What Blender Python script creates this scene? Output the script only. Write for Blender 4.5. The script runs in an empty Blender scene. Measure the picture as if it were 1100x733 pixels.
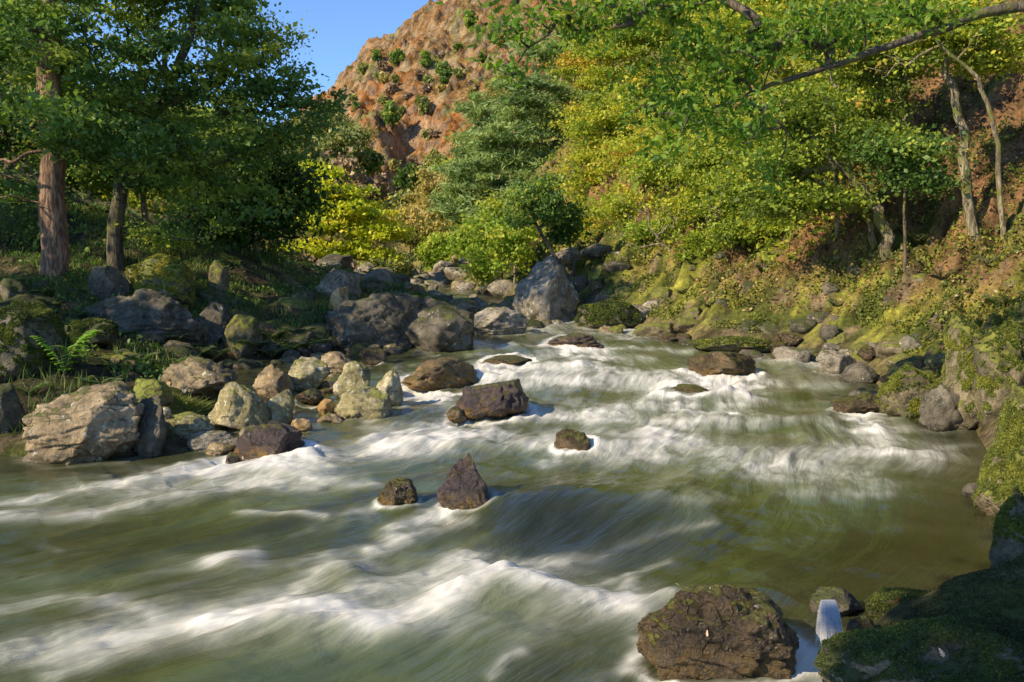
import bpy, math, random
import numpy as np
from mathutils import Vector, Matrix

SC = bpy.context.scene
COL = SC.collection
R = math.radians

# ------------------------------------------------------------------ camera model
F = 953.0; CX = 550.0; CY = 366.5; HOR = 290.0; CAMZ = 2.0
PIT = math.atan((CY - HOR) / F)
CP, SP = math.cos(PIT), math.sin(PIT)

def ray(px, py):
    c = (px - CX) / F; d = (CY - py) / F
    y = CP + d * SP; z = -SP + d * CP
    return c / y, z / y

def at(px, py, Y):
    a, b = ray(px, py)
    return np.array([a * Y, Y, CAMZ + b * Y])

def proj(x, y, z):
    zz = z - CAMZ
    dep = y * CP - zz * SP
    up = y * SP + zz * CP
    dep = np.maximum(dep, 0.2)
    return CX + F * x / dep, CY - F * up / dep

# ------------------------------------------------------------------ noise
_rs = np.random.RandomState(7)
_perm = _rs.permutation(256); _perm = np.concatenate([_perm, _perm, _perm])
_g = _rs.normal(size=(256, 3)); _g /= np.linalg.norm(_g, axis=1)[:, None]

def pn(x, y, z=0.0):
    x, y, z = np.broadcast_arrays(np.asarray(x, float), np.asarray(y, float), np.asarray(z, float))
    xi = np.floor(x).astype(int); yi = np.floor(y).astype(int); zi = np.floor(z).astype(int)
    xf, yf, zf = x - xi, y - yi, z - zi
    u = xf * xf * xf * (xf * (xf * 6 - 15) + 10); v = yf * yf * yf * (yf * (yf * 6 - 15) + 10); w = zf * zf * zf * (zf * (zf * 6 - 15) + 10)
    out = 0
    for i in (0, 1):
        for j in (0, 1):
            for k in (0, 1):
                h = _perm[(_perm[(_perm[(xi + i) & 255] + yi + j) & 255] + zi + k) & 255]
                g = _g[h]
                d = g[..., 0] * (xf - i) + g[..., 1] * (yf - j) + g[..., 2] * (zf - k)
                out = out + d * (u if i else 1 - u) * (v if j else 1 - v) * (w if k else 1 - w)
    return out * 1.6

def fbm(x, y, z=0.0, o=4, lac=2.03, gain=0.5):
    s = 0; a = 1.0; f = 1.0
    for i in range(o):
        s = s + a * pn(np.asarray(x) * f + i * 17.3, np.asarray(y) * f + i * 5.1, np.asarray(z) * f + i * 3.7)
        a *= gain; f *= lac
    return s

def sst(a, b, x):
    t = np.clip((x - a) / (b - a), 0, 1)
    return t * t * (3 - 2 * t)

# ------------------------------------------------------------------ valley shape
WY = [-20, 3, 5, 6.6, 8.0, 10, 12, 13.5, 16, 17.5, 21, 22.5, 30, 45, 70, 100, 130, 200, 420]
WZ = [-.4, -.2, -.1, -.05, .07, .12, .20, .32, .42, .58, .68, .86, 1.15, 1.6, 3.0, 5.0, 5.0, 0, -20]
def W(Y):
    return np.interp(Y, WY, WZ)

def hitw(px, py, off=0.0, fn=None):
    a, b = ray(px, py)
    Ys = np.exp(np.linspace(math.log(2.2), math.log(300), 6000))
    z = CAMZ + b * Ys
    f = (W(Ys) if fn is None else fn(a * Ys, Ys)) + off
    idx = np.nonzero(z < f)[0]
    Y = Ys[idx[0]] if len(idx) else 80.0
    return np.array([a * Y, Y, CAMZ + b * Y])

left_px = [(0, 490), (70, 494), (140, 490), (200, 482), (236, 458), (252, 432), (232, 408), (222, 394), (330, 384), (390, 379), (440, 371), (510, 353)]
right_px = [(690, 354), (745, 369), (850, 381), (900, 391), (935, 408), (965, 436), (1045, 457), (1060, 490), (1064, 540), (1080, 606), (1010, 640), (930, 664), (872, 722)]
poly = [(-40, 9.0), (-12, 9.2)] + [tuple(hitw(*p)[:2]) for p in left_px]
poly += [(-1.4, 23.5), (-3.6, 30), (-5.6, 38), (-8.5, 55), (-14.5, 110), (-13.2, 110), (-6, 55), (-2.6, 38), (-0.6, 30), (1.1, 23.8)]
poly += [tuple(hitw(*p)[:2]) for p in right_px] + [(1.25, 2.6), (1.0, -25), (-40, -25)]
poly = np.array(poly)

def sdist(x, y):
    x = np.asarray(x, float); y = np.asarray(y, float)
    d2 = np.full(x.shape, 1e12); inside = np.zeros(x.shape, bool)
    n = len(poly)
    for i in range(n):
        ax, ay = poly[i]; bx, by = poly[(i + 1) % n]
        ex, ey = bx - ax, by - ay
        t = np.clip(((x - ax) * ex + (y - ay) * ey) / (ex * ex + ey * ey), 0, 1)
        d2 = np.minimum(d2, (x - ax - t * ex) ** 2 + (y - ay - t * ey) ** 2)
        c = ((ay > y) != (by > y))
        xx = ax + (y - ay) / (ey if abs(ey) > 1e-9 else 1e-9) * ex
        inside ^= c & (x < xx)
    d = np.sqrt(d2)
    return np.where(inside, -d, d)

def xcen(Y):
    return np.interp(Y, [9, 18, 24, 30, 38, 55, 110, 400], [0, 0.6, 0, -2, -4, -7.2, -13.8, -40])

def T(x, Y, detail=True):
    x = np.asarray(x, float); Y = np.asarray(Y, float)
    wob = fbm(x * .55, Y * .55, 3.1, 3) * .35 if detail else 0
    sd = sdist(x, Y)
    s = sd + wob * sst(-.2, 1.0, np.abs(sd)) * .7
    bed = -np.clip(.04 + .38 * (-s), .03, .55)
    d = np.maximum(s, 0)
    hl = np.interp(d, [0, .3, 1.2, 4, 8, 15, 30, 80, 200], [-.03, .16, .42, 1.05, 2.0, 4.6, 14, 42, 90])
    hr = np.interp(d, [0, .25, 1.2, 4, 8, 15, 40, 100, 200], [-.03, .22, .85, 3.0, 6.8, 14, 38, 80, 120])
    # lower ledge at the near right, where the photographer stands
    nearf = sst(5.6, 3.9, Y)
    hn = np.interp(d, [0, .2, .8, 3, 10, 60], [-.03, .10, .28, .5, 2.5, 20])
    hr = hr * (1 - nearf) + hn * nearf
    side = sst(-1, 1, x - xcen(Y))
    h = (hl * (1 - side) + hr * side) * (1 - .93 * sst(105, 190, Y))
    z = W(Y) + np.where(s < 0, bed, h)
    z = z + 7.5 * np.exp(-((x + 27) / 11.) ** 2 - ((Y - 88) / 16.) ** 2)
    if detail:
        k = sst(0.1, 2.0, d)
        far = sst(10, 60, Y)
        rr = side * (1 - nearf)
        # tilted rock strata on the right slope, soft hummocks on the left
        t = Y * .85 - x * .35
        st = fbm(t * 1.3, x * .32, z * .32, 4, gain=.55)
        st2 = fbm(t * 3.3 + 40, x * 1.1, z * 1.1, 3)
        st3 = np.abs(fbm(t * 2.1 + 11, x * .7 + 3, z * .7, 4, gain=.6))
        z = z + k * (rr * (.50 * st + .16 * st2 + .42 * (.35 - st3) + .07 * fbm(x * 4.5, Y * 4.5, 2, 3)) + (1 - rr) * (.28 * fbm(x * .5, Y * .5, 9, 4))) * (1 + 1.2 * far)
        z = z + sst(-.1, .6, s) * .07 * fbm(x * 2.1, Y * 2.1, 1.7, 3)
    return z

def Tz(x, y):
    return float(T(np.array([x]), np.array([y]))[0])

def hitT(px, py):
    a, b = ray(px, py)
    lo, hi = 2.2, 120.0
    for it in range(2):
        Ys = np.exp(np.linspace(math.log(lo), math.log(hi), 110))
        f = np.maximum(T(a * Ys, Ys), W(Ys)); idx = np.nonzero(CAMZ + b * Ys < f)[0]
        if not len(idx): Y = 80.0; break
        Y = Ys[idx[0]]; lo, hi = Ys[max(idx[0] - 1, 0)], Y
        if lo >= hi: break
    return np.array([a * Y, Y, CAMZ + b * Y])

# ------------------------------------------------------------------ mesh helpers
def mesh_np(name, verts, faces, mat=None, smooth=True, fattr=None, vattr=None, vcol=None, uv=None):
    verts = np.asarray(verts, np.float32); faces = np.asarray(faces, np.int32)
    me = bpy.data.meshes.new(name)
    k = faces.shape[1]
    me.vertices.add(len(verts)); me.vertices.foreach_set('co', verts.ravel())
    me.loops.add(faces.size); me.loops.foreach_set('vertex_index', faces.ravel())
    me.polygons.add(len(faces)); me.polygons.foreach_set('loop_start', np.arange(0, faces.size, k, dtype=np.int32))
    me.update(calc_edges=True)
    me.polygons.foreach_set('use_smooth', np.full(len(faces), smooth))
    if fattr is not None:
        for an, av in fattr.items():
            a = me.attributes.new(an, 'FLOAT', 'FACE'); a.data.foreach_set('value', np.asarray(av, np.float32))
    if vattr is not None:
        for an, av in vattr.items():
            a = me.attributes.new(an, 'FLOAT', 'POINT'); a.data.foreach_set('value', np.asarray(av, np.float32))
    if vcol is not None:
        a = me.attributes.new('Col', 'FLOAT_COLOR', 'POINT')
        c = np.ones((len(verts), 4), np.float32); c[:, :3] = vcol
        a.data.foreach_set('color', c.ravel())
    if uv is not None:
        a = me.attributes.new('flow', 'FLOAT_VECTOR', 'POINT')
        c = np.zeros((len(verts), 3), np.float32); c[:, :2] = uv
        a.data.foreach_set('vector', c.ravel())
    if mat: me.materials.append(mat)
    return me

def link(name, me, parent=None, loc=None):
    o = bpy.data.objects.new(name, me); COL.objects.link(o)
    if parent: o.parent = parent
    if loc is not None: o.location = loc
    return o

def tag(o, label=None, cat=None, group=None, kind=None):
    if label: o['label'] = label
    if cat: o['category'] = cat
    if group: o['group'] = group
    if kind: o['kind'] = kind
    return o

def grid_faces(nr, nc):
    i = np.arange(nr - 1)[:, None] * nc + np.arange(nc - 1)[None, :]
    i = i.ravel()
    return np.stack([i, i + 1, i + nc + 1, i + nc], 1)

# ------------------------------------------------------------------ materials
def newmat(name):
    m = bpy.data.materials.new(name); m.use_nodes = True
    nt = m.node_tree; nt.nodes.clear()
    out = nt.nodes.new('ShaderNodeOutputMaterial')
    return m, nt, out

def N(nt, t, **kw):
    n = nt.nodes.new(t)
    for k, v in kw.items():
        if k.startswith('i_'):
            key = k[2:]
            key = int(key) if key.isdigit() else key.replace('_', ' ')
            n.inputs[key].default_value = v
        else: setattr(n, k, v)
    return n

def ramp(nt, fac, stops, interp='LINEAR'):
    r = nt.nodes.new('ShaderNodeValToRGB'); r.color_ramp.interpolation = interp
    e = r.color_ramp.elements
    while len(e) < len(stops): e.new(0.5)
    for i, (p, c) in enumerate(stops):
        e[i].position = p; e[i].color = (*c, 1) if len(c) == 3 else c
    if fac is not None: nt.links.new(fac, r.inputs[0])
    return r

def mixc(nt, fac, a, b, mode='MIX'):
    m = nt.nodes.new('ShaderNodeMix'); m.data_type = 'RGBA'; m.blend_type = mode
    L = nt.links.new
    for s, v in ((0, fac), (6, a), (7, b)):
        if isinstance(v, (float, int)): m.inputs[s].default_value = v
        elif isinstance(v, tuple): m.inputs[s].default_value = (*v, 1)
        else: L(v, m.inputs[s])
    return m.outputs[2]

def math_(nt, op, a, b=0.0, c=None, clamp=False):
    m = nt.nodes.new('ShaderNodeMath'); m.operation = op; m.use_clamp = clamp
    for i, v in enumerate((a, b) if c is None else (a, b, c)):
        if isinstance(v, (float, int)): m.inputs[i].default_value = v
        else: nt.links.new(v, m.inputs[i])
    return m.outputs[0]

def maprange(nt, v, a, b, c=0.0, d=1.0):
    m = nt.nodes.new('ShaderNodeMapRange'); m.interpolation_type = 'SMOOTHSTEP'
    nt.links.new(v, m.inputs[0])
    for i, x in enumerate((a, b, c, d)): m.inputs[i + 1].default_value = x
    return m.outputs[0]

def leaf_mat(name, stops, trans=.35):
    m, nt, out = newmat(name)
    a = N(nt, 'ShaderNodeAttribute', attribute_name='var')
    r = ramp(nt, a.outputs['Fac'], stops)
    p = N(nt, 'ShaderNodeBsdfPrincipled'); p.inputs['Roughness'].default_value = .5
    p.inputs['Specular IOR Level'].default_value = .3
    nt.links.new(r.outputs[0], p.inputs['Base Color'])
    t = N(nt, 'ShaderNodeBsdfTranslucent')
    tc = mixc(nt, 1.0, r.outputs[0], (1.25, 1.3, .7), 'MULTIPLY')
    nt.links.new(tc, t.inputs[0])
    mx = N(nt, 'ShaderNodeMixShader'); mx.inputs[0].default_value = trans
    nt.links.new(p.outputs[0], mx.inputs[1]); nt.links.new(t.outputs[0], mx.inputs[2])
    nt.links.new(mx.outputs[0], out.inputs[0])
    return m

LM = {
 'dark': leaf_mat('dark_leaves', [(0, (.06, .12, .045)), (.4, (.12, .22, .06)), (.75, (.23, .34, .07)), (1, (.52, .54, .09))], .48),
 'mid': leaf_mat('green_leaves', [(0, (.05, .10, .02)), (.5, (.09, .17, .03)), (.85, (.19, .25, .04)), (1, (.34, .32, .04))]),
 'ygreen': leaf_mat('yellow_green_leaves', [(0, (.10, .15, .025)), (.30, (.21, .29, .035)), (.58, (.38, .45, .05)), (.86, (.60, .55, .055)), (1, (.52, .25, .05))], .42),
 'yellow': leaf_mat('yellow_maple_leaves', [(0, (.20, .32, .03)), (.35, (.44, .52, .04)), (.8, (.66, .66, .05)), (1, (.72, .54, .05))], .4),
 'pine': leaf_mat('pine_needles', [(0, (.12, .19, .07)), (.5, (.25, .35, .12)), (1, (.42, .50, .17))], .35),
 'birch': leaf_mat('birch_leaves', [(0, (.16, .26, .03)), (.5, (.30, .42, .05)), (1, (.56, .52, .07))], .4),
 'ochre': leaf_mat('ochre_leaves', [(0, (.26, .25, .07)), (.5, (.46, .40, .12)), (1, (.62, .46, .17))], .35),
 'brown': leaf_mat('brown_twigs', [(0, (.18, .12, .08)), (.5, (.30, .21, .13)), (1, (.46, .34, .20))], .15),
 'olive': leaf_mat('olive_shrub_leaves', [(0, (.13, .17, .05)), (.5, (.24, .28, .08)), (1, (.40, .38, .11))], .3),
 'oak': leaf_mat('oak_leaves', [(0, (.06, .13, .015)), (.5, (.12, .24, .025)), (.85, (.27, .38, .04)), (1, (.52, .40, .05))], .5),
 'fern': leaf_mat('fern_fronds', [(0, (.05, .11, .025)), (.6, (.11, .21, .04)), (1, (.26, .32, .05))], .35),
 'seedling': leaf_mat('seedling_leaves', [(0, (.14, .34, .03)), (1, (.30, .52, .06))], .4),
 'grass': leaf_mat('grass_blades', [(0, (.05, .09, .025)), (.6, (.11, .17, .04)), (1, (.30, .30, .07))], .3),
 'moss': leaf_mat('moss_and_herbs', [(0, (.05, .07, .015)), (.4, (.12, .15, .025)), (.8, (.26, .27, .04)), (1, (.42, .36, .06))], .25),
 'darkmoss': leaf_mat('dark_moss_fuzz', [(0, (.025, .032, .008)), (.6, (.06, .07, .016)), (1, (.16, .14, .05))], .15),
 'litter': leaf_mat('fallen_leaves', [(0, (.11, .07, .035)), (.45, (.23, .13, .06)), (.8, (.36, .24, .12)), (1, (.5, .40, .24))], .1),
 'fallen': leaf_mat('fresh_fallen_leaf', [(0, (.75, .16, .03)), (.5, (.62, .42, .30)), (1, (.45, .55, .12))], .1),
}

def bark_mat(name, c1, c2, moss=0.0, scale=14):
    m, nt, out = newmat(name)
    tc = N(nt, 'ShaderNodeTexCoord')
    mp = N(nt, 'ShaderNodeMapping'); mp.inputs['Scale'].default_value = (1, 1, .16)
    nt.links.new(tc.outputs['Object'], mp.inputs[0])
    n = N(nt, 'ShaderNodeTexNoise'); n.inputs['Scale'].default_value = scale; n.inputs['Detail'].default_value = 7; n.inputs['Roughness'].default_value = .7; n.inputs['Distortion'].default_value = .6
    n0 = N(nt, 'ShaderNodeTexNoise'); n0.inputs['Scale'].default_value = scale * 2.6; n0.inputs['Detail'].default_value = 3
    nt.links.new(mp.outputs[0], n0.inputs['Vector']); nt.links.new(mp.outputs[0], n.inputs['Vector'])
    f = maprange(nt, math_(nt, 'ADD', math_(nt, 'MULTIPLY', n.outputs[0], .7), math_(nt, 'MULTIPLY', n0.outputs[0], .3)), .36, .66)
    c = ramp(nt, f, [(0, tuple(x * .45 for x in c1)), (.3, c1), (.75, c2)]).outputs[0]
    n2 = N(nt, 'ShaderNodeTexNoise'); n2.inputs['Scale'].default_value = 1.8; n2.inputs['Detail'].default_value = 8
    nt.links.new(tc.outputs['Object'], n2.inputs['Vector'])
    c = mixc(nt, maprange(nt, n2.outputs[0], .62 - moss * .3, .72 - moss * .25), c, (.15, .15, .035)) if moss > 0 else c
    p = N(nt, 'ShaderNodeBsdfPrincipled'); p.inputs['Roughness'].default_value = .85
    nt.links.new(c, p.inputs['Base Color'])
    b = N(nt, 'ShaderNodeBump'); b.inputs['Strength'].default_value = .8; b.inputs['Distance'].default_value = .03
    nt.links.new(f, b.inputs['Height']); nt.links.new(b.outputs[0], p.inputs['Normal'])
    nt.links.new(p.outputs[0], out.inputs[0])
    return m

BM = {
 'fir': bark_mat('fir_bark', (.15, .085, .05), (.34, .21, .13), 0, 12),
 'dark': bark_mat('dark_bark', (.07, .055, .035), (.16, .13, .09), .35),
 'mossy': bark_mat('mossy_bark', (.14, .11, .065), (.36, .31, .19), .5),
 'pale': bark_mat('pale_bark', (.17, .14, .09), (.42, .35, .25), .3, 20),
 'pine': bark_mat('pine_bark', (.24, .13, .08), (.42, .26, .17), 0),
}

def rock_mat(name, c1, c2, c3, moss=(.10, .13, .02), mossamt=.3, lichen=.3, wet=0.0, rough=.85, amber=0.0, scale=1.0):
    m, nt, out = newmat(name); L = nt.links.new
    geo = N(nt, 'ShaderNodeNewGeometry'); oi = N(nt, 'ShaderNodeObjectInfo')
    add = N(nt, 'ShaderNodeVectorMath', operation='ADD'); L(geo.outputs['Position'], add.inputs[0]); L(oi.outputs['Random'], add.inputs[1])
    P_ = add.outputs[0]
    def noise(s, d=8, r=.6, dist=0.0):
        n = N(nt, 'ShaderNodeTexNoise'); n.inputs['Scale'].default_value = s * scale; n.inputs['Detail'].default_value = d
        n.inputs['Roughness'].default_value = r; n.inputs['Distortion'].default_value = dist; L(P_, n.inputs['Vector']); return n.outputs[0]
    n1 = noise(1.6, 8, .65); n2 = noise(9, 6, .7); n3 = noise(38, 4, .7); n4 = noise(3.4, 8, .7, 1.2)
    c = ramp(nt, n1, [(.30, c1), (.50, c2), (.68, c3)]).outputs[0]
    spk = ramp(nt, n2, [(.30, (.42, .42, .42)), (.52, (1, 1, 1)), (.75, (1.5, 1.45, 1.4))]).outputs[0]
    c = mixc(nt, 1.0, c, spk, 'MULTIPLY')
    fine = ramp(nt, n3, [(.32, (.6, .6, .6)), (.65, (1.35, 1.35, 1.35))]).outputs[0]
    c = mixc(nt, .8, c, fine, 'MULTIPLY')
    # dark cracks
    v = N(nt, 'ShaderNodeTexVoronoi', feature='DISTANCE_TO_EDGE'); v.inputs['Scale'].default_value = 1.5 * scale
    wv = N(nt, 'ShaderNodeTexNoise'); wv.inputs['Scale'].default_value = 2.5; wv.inputs['Detail'].default_value = 4; L(P_, wv.inputs['Vector'])
    wm = N(nt, 'ShaderNodeVectorMath', operation='MULTIPLY_ADD'); L(wv.outputs['Color'], wm.inputs[0]); wm.inputs[1].default_value = (.9, .9, .9); L(P_, wm.inputs[2])
    L(wm.outputs[0], v.inputs['Vector'])
    crack = math_(nt, 'MAXIMUM', maprange(nt, v.outputs[0], .0, .03), maprange(nt, n4, .56, .46))
    c = mixc(nt, math_(nt, 'MULTIPLY', math_(nt, 'SUBTRACT', 1.0, crack), .6), c, (.03, .026, .02))
    if lichen > 0:
        lv = noise(13, 3, .5, .6)
        lf = math_(nt, 'MULTIPLY', maprange(nt, lv, .60, .66), maprange(nt, n4, .62 - .3 * lichen, .70 - .25 * lichen))
        c = mixc(nt, lf, c, (.52, .53, .42))
    sep = N(nt, 'ShaderNodeSeparateXYZ'); L(geo.outputs['Normal'], sep.inputs[0])
    mo = math_(nt, 'ADD', math_(nt, 'MULTIPLY', sep.outputs[2], .38), n4)
    mf = maprange(nt, mo, 1.02 - .55 * mossamt, 1.12 - .55 * mossamt)
    mc = ramp(nt, n2, [(.3, tuple(x * .45 for x in moss)), (.55, moss), (.75, tuple(min(.6, x * 1.7) for x in moss))]).outputs[0]
    c = mixc(nt, mf, c, mc)
    rgh = rough
    if amber > 0:
        at_ = N(nt, 'ShaderNodeAttribute', attribute_name='hz')
        af = math_(nt, 'MULTIPLY', maprange(nt, at_.outputs['Fac'], .45, .15), maprange(nt, n4, .4, .6))
        c = mixc(nt, math_(nt, 'MULTIPLY', af, amber), c, (.30, .18, .035))
    at2 = N(nt, 'ShaderNodeAttribute', attribute_name='hz')
    wl = math_(nt, 'ADD', maprange(nt, at2.outputs['Fac'], .2, .02), wet, clamp=True)
    c = mixc(nt, math_(nt, 'MULTIPLY', wl, .55), c, mixc(nt, 1.0, c, (.35, .30, .22), 'MULTIPLY'))
    p = N(nt, 'ShaderNodeBsdfPrincipled'); L(c, p.inputs['Base Color'])
    rr = math_(nt, 'SUBTRACT', rough, math_(nt, 'MULTIPLY', wl, rough - .22))
    L(rr, p.inputs['Roughness'])
    hb = math_(nt, 'ADD', math_(nt, 'MULTIPLY', n2, .6), math_(nt, 'MULTIPLY', n3, .3))
    hb = math_(nt, 'ADD', hb, math_(nt, 'MULTIPLY', crack, .25))
    hb = math_(nt, 'ADD', hb, math_(nt, 'MULTIPLY', mf, .35))
    b = N(nt, 'ShaderNodeBump'); b.inputs['Strength'].default_value = .9; b.inputs['Distance'].default_value = .07
    L(hb, b.inputs['Height']); L(b.outputs[0], p.inputs['Normal']); L(p.outputs[0], out.inputs[0])
    return m

RM = {
 'tan': rock_mat('tan_boulder_stone', (.15, .11, .055), (.27, .20, .11), (.38, .31, .20), moss=(.14, .14, .03), mossamt=.42, lichen=.5),
 'pale': rock_mat('pale_lichen_stone', (.17, .15, .07), (.31, .27, .13), (.55, .49, .34), moss=(.24, .25, .05), mossamt=.45, lichen=.9),
 'grey': rock_mat('grey_boulder_stone', (.12, .10, .07), (.23, .20, .15), (.40, .36, .29), moss=(.14, .15, .03), mossamt=.36, lichen=.5),
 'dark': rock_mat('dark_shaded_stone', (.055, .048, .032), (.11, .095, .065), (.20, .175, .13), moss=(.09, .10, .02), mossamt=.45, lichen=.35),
 'wet': rock_mat('wet_brown_stone', (.045, .032, .018), (.115, .08, .042), (.27, .20, .10), moss=(.17, .17, .03), mossamt=.55, lichen=.15, wet=1.0, amber=.6, scale=1.7),
 'purple': rock_mat('wet_purple_stone', (.035, .026, .030), (.085, .060, .065), (.19, .14, .09), moss=(.22, .21, .03), mossamt=.40, lichen=.2, wet=.8, amber=.9, scale=2.0),
 'ochre': rock_mat('wet_ochre_stone', (.09, .06, .035), (.21, .14, .06), (.36, .25, .10), moss=(.22, .19, .03), mossamt=.35, lichen=.2, wet=.5, amber=.9, scale=1.8),
 'amber': rock_mat('amber_stone', (.30, .17, .05), (.42, .26, .09), (.5, .4, .25), mossamt=.05, lichen=.1),
 'mossy': rock_mat('mossy_stone', (.08, .07, .035), (.16, .135, .07), (.30, .24, .15), moss=(.16, .165, .025), mossamt=.85, lichen=.3),
 'moss': rock_mat('deep_moss_stone', (.10, .10, .04), (.16, .15, .07), (.25, .22, .12), moss=(.20, .22, .03), mossamt=.95, lichen=.1),
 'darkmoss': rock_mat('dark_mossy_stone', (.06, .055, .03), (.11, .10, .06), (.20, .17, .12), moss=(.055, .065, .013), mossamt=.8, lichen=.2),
}

# terrain material
def terrain_mat(name, s1=2.2, bump=.12, contrast=1.0):
    m, nt, out = newmat(name); L = nt.links.new
    geo = N(nt, 'ShaderNodeNewGeometry')
    a = N(nt, 'ShaderNodeAttribute', attribute_name='Col')
    def noise(s, d=8, r=.65):
        n = N(nt, 'ShaderNodeTexNoise'); n.inputs['Scale'].default_value = s; n.inputs['Detail'].default_value = d
        n.inputs['Roughness'].default_value = r; L(geo.outputs['Position'], n.inputs['Vector']); return n
    n1 = noise(s1); n2 = noise(s1 * 6, 5, .7)
    c = mixc(nt, contrast, a.outputs['Color'], ramp(nt, n1.outputs[0], [(.33, (.38, .36, .34)), (.5, (1, 1, 1)), (.68, (1.6, 1.5, 1.35))]).outputs[0], 'MULTIPLY')
    c = mixc(nt, .8, c, ramp(nt, n2.outputs[0], [(.35, (.5, .5, .5)), (.62, (1.4, 1.4, 1.4))]).outputs[0], 'MULTIPLY')
    p = N(nt, 'ShaderNodeBsdfPrincipled'); p.inputs['Roughness'].default_value = .95; p.inputs['Specular IOR Level'].default_value = .15
    L(c, p.inputs['Base Color'])
    hb = math_(nt, 'ADD', n1.outputs[0], math_(nt, 'MULTIPLY', n2.outputs[0], .4))
    b = N(nt, 'ShaderNodeBump'); b.inputs['Strength'].default_value = 1.0; b.inputs['Distance'].default_value = bump
    L(hb, b.inputs['Height']); L(b.outputs[0], p.inputs['Normal']); L(p.outputs[0], out.inputs[0])
    return m
MT = terrain_mat('bank_earth')
MH = terrain_mat('hill_bracken', .55, .9, 1.0)

# ------------------------------------------------------------------ ground sheet
def lerp(a, b, t):
    return a[..., None] * 0 + 0 if False else (np.asarray(a) * (1 - t[..., None]) + np.asarray(b) * t[..., None])

def build_ground():
    Yr = np.concatenate([np.linspace(-24, 2.2, 22), np.exp(np.linspace(math.log(2.4), math.log(420), 760))])
    U = np.linspace(-1.15, 1.15, 760)
    Y = np.repeat(Yr[:, None], len(U), 1)
    X = U[None, :] * (np.maximum(Y, 2.2) + 4.5)
    Z = T(X, Y)
    # lie low under the hill that has a mesh of its own
    sd = sdist(X, Y)
    side = sst(-1, 1, X - xcen(Y))
    c_earth = np.array((.055, .045, .025)); c_moss = np.array((.085, .10, .02)); c_ymoss = np.array((.24, .24, .04))
    c_lit = np.array((.19, .11, .052)); c_rock = np.array((.19, .145, .085)); c_bed = np.array((.10, .075, .035)); c_och = np.array((.25, .21, .07)); c_grass = np.array((.16, .19, .045))
    n1 = fbm(X * .45, Y * .45, 5.0, 4); n2 = fbm(X * 1.6 + 9, Y * 1.6, 2.0, 4); n3 = fbm(X * 3.5, Y * 3.5, 7, 3)
    left = lerp(c_earth, c_moss, sst(-.1, .5, n1 + .4 * n2)); left = lerp(left, c_rock * .7, sst(.35, .6, n2))
    t = Y * .85 - X * .35
    st = fbm(t * 1.6, X * .4, Z * .4, 4)
    r = lerp(c_moss * .9, c_ymoss, sst(-.35, .35, st + .3 * n3))
    r = lerp(r, c_rock, sst(.2, .5, n2 + .3 * n3))
    hh = Z - W(Y)
    litm = sst(-.25, .3, st * .7 + n1 * .6 + .35 * np.clip((hh - 1.6) / 3, -1, 1))
    r = lerp(r, c_lit, litm * sst(.6, 1.8, hh))
    r = lerp(r, c_rock * .8, sst(.55, .1, hh) * .7)
    cav = np.abs(fbm(t * 2.1 + 11, X * .7 + 3, Z * .7, 4, gain=.6))
    r = lerp(r, np.array((.04, .033, .018)), sst(.35, .75, cav) * .75)
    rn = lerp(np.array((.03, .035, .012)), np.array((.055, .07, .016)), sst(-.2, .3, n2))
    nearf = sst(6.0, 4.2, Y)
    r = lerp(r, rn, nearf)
    c = lerp(left, r, side)
    farf = sst(28, 60, Y)
    fc = lerp(c_och, c_grass, sst(-.3, .3, n1)); fc = lerp(fc, c_lit, .6 * sst(.1, .5, fbm(X * .12, Y * .12, 3, 3)))
    c = lerp(c, fc, farf * .9)
    c = lerp(c, c_bed * (1 + .5 * n3[..., None]), sst(.05, -.1, sd) * sst(60, 40, Y))
    V = np.stack([X, Y, Z], -1).reshape(-1, 3)
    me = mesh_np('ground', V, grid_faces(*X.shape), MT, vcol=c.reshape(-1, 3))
    tag(link('ground', me), kind='structure')
build_ground()

# ------------------------------------------------------------------ craggy hill
RX = [(100, 200), (200, 185), (250, 172), (300, 150), (340, 118), (365, 96), (385, 70), (400, 57), (430, 46), (450, 26), (475, 12), (500, -5), (530, -25), (620, -60), (800, -90), (1300, -90)]
def hillz(x, y, detail=True):
    a = x / np.maximum(y, 60)
    pxs = CX + F * a
    rp = np.interp(pxs, [p[0] for p in RX], [HOR - p[1] for p in RX]) / F
    Yr = 172.0
    s = np.clip((y - 84) / (Yr - 84), -.3, 1.6)
    zr = CAMZ + rp * Yr
    zb = 2.5 + 0 * x
    prof = np.where(s < 1, np.sign(s) * np.abs(s) ** 1.05, 1 - (s - 1) * .5)
    z = zb + (zr - zb) * prof
    z = z - 5.0 * np.exp(-((pxs - 445) / 22.) ** 2) * sst(0, .25, s) * sst(.7, .3, s)
    if detail:
        n = fbm(x * .07, y * .07, 4, 4)
        cr = np.abs(fbm(x * .16 + 3, y * .10 + z * .06, 8, 5, gain=.58))
        z = z + (1.6 * n + 3.4 * (.45 - cr)) * sst(-.1, .15, s)
        z = z + .75 * fbm(x * .42, y * .36, 1, 5, gain=.55) * sst(0, .2, s)
    return z
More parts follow.
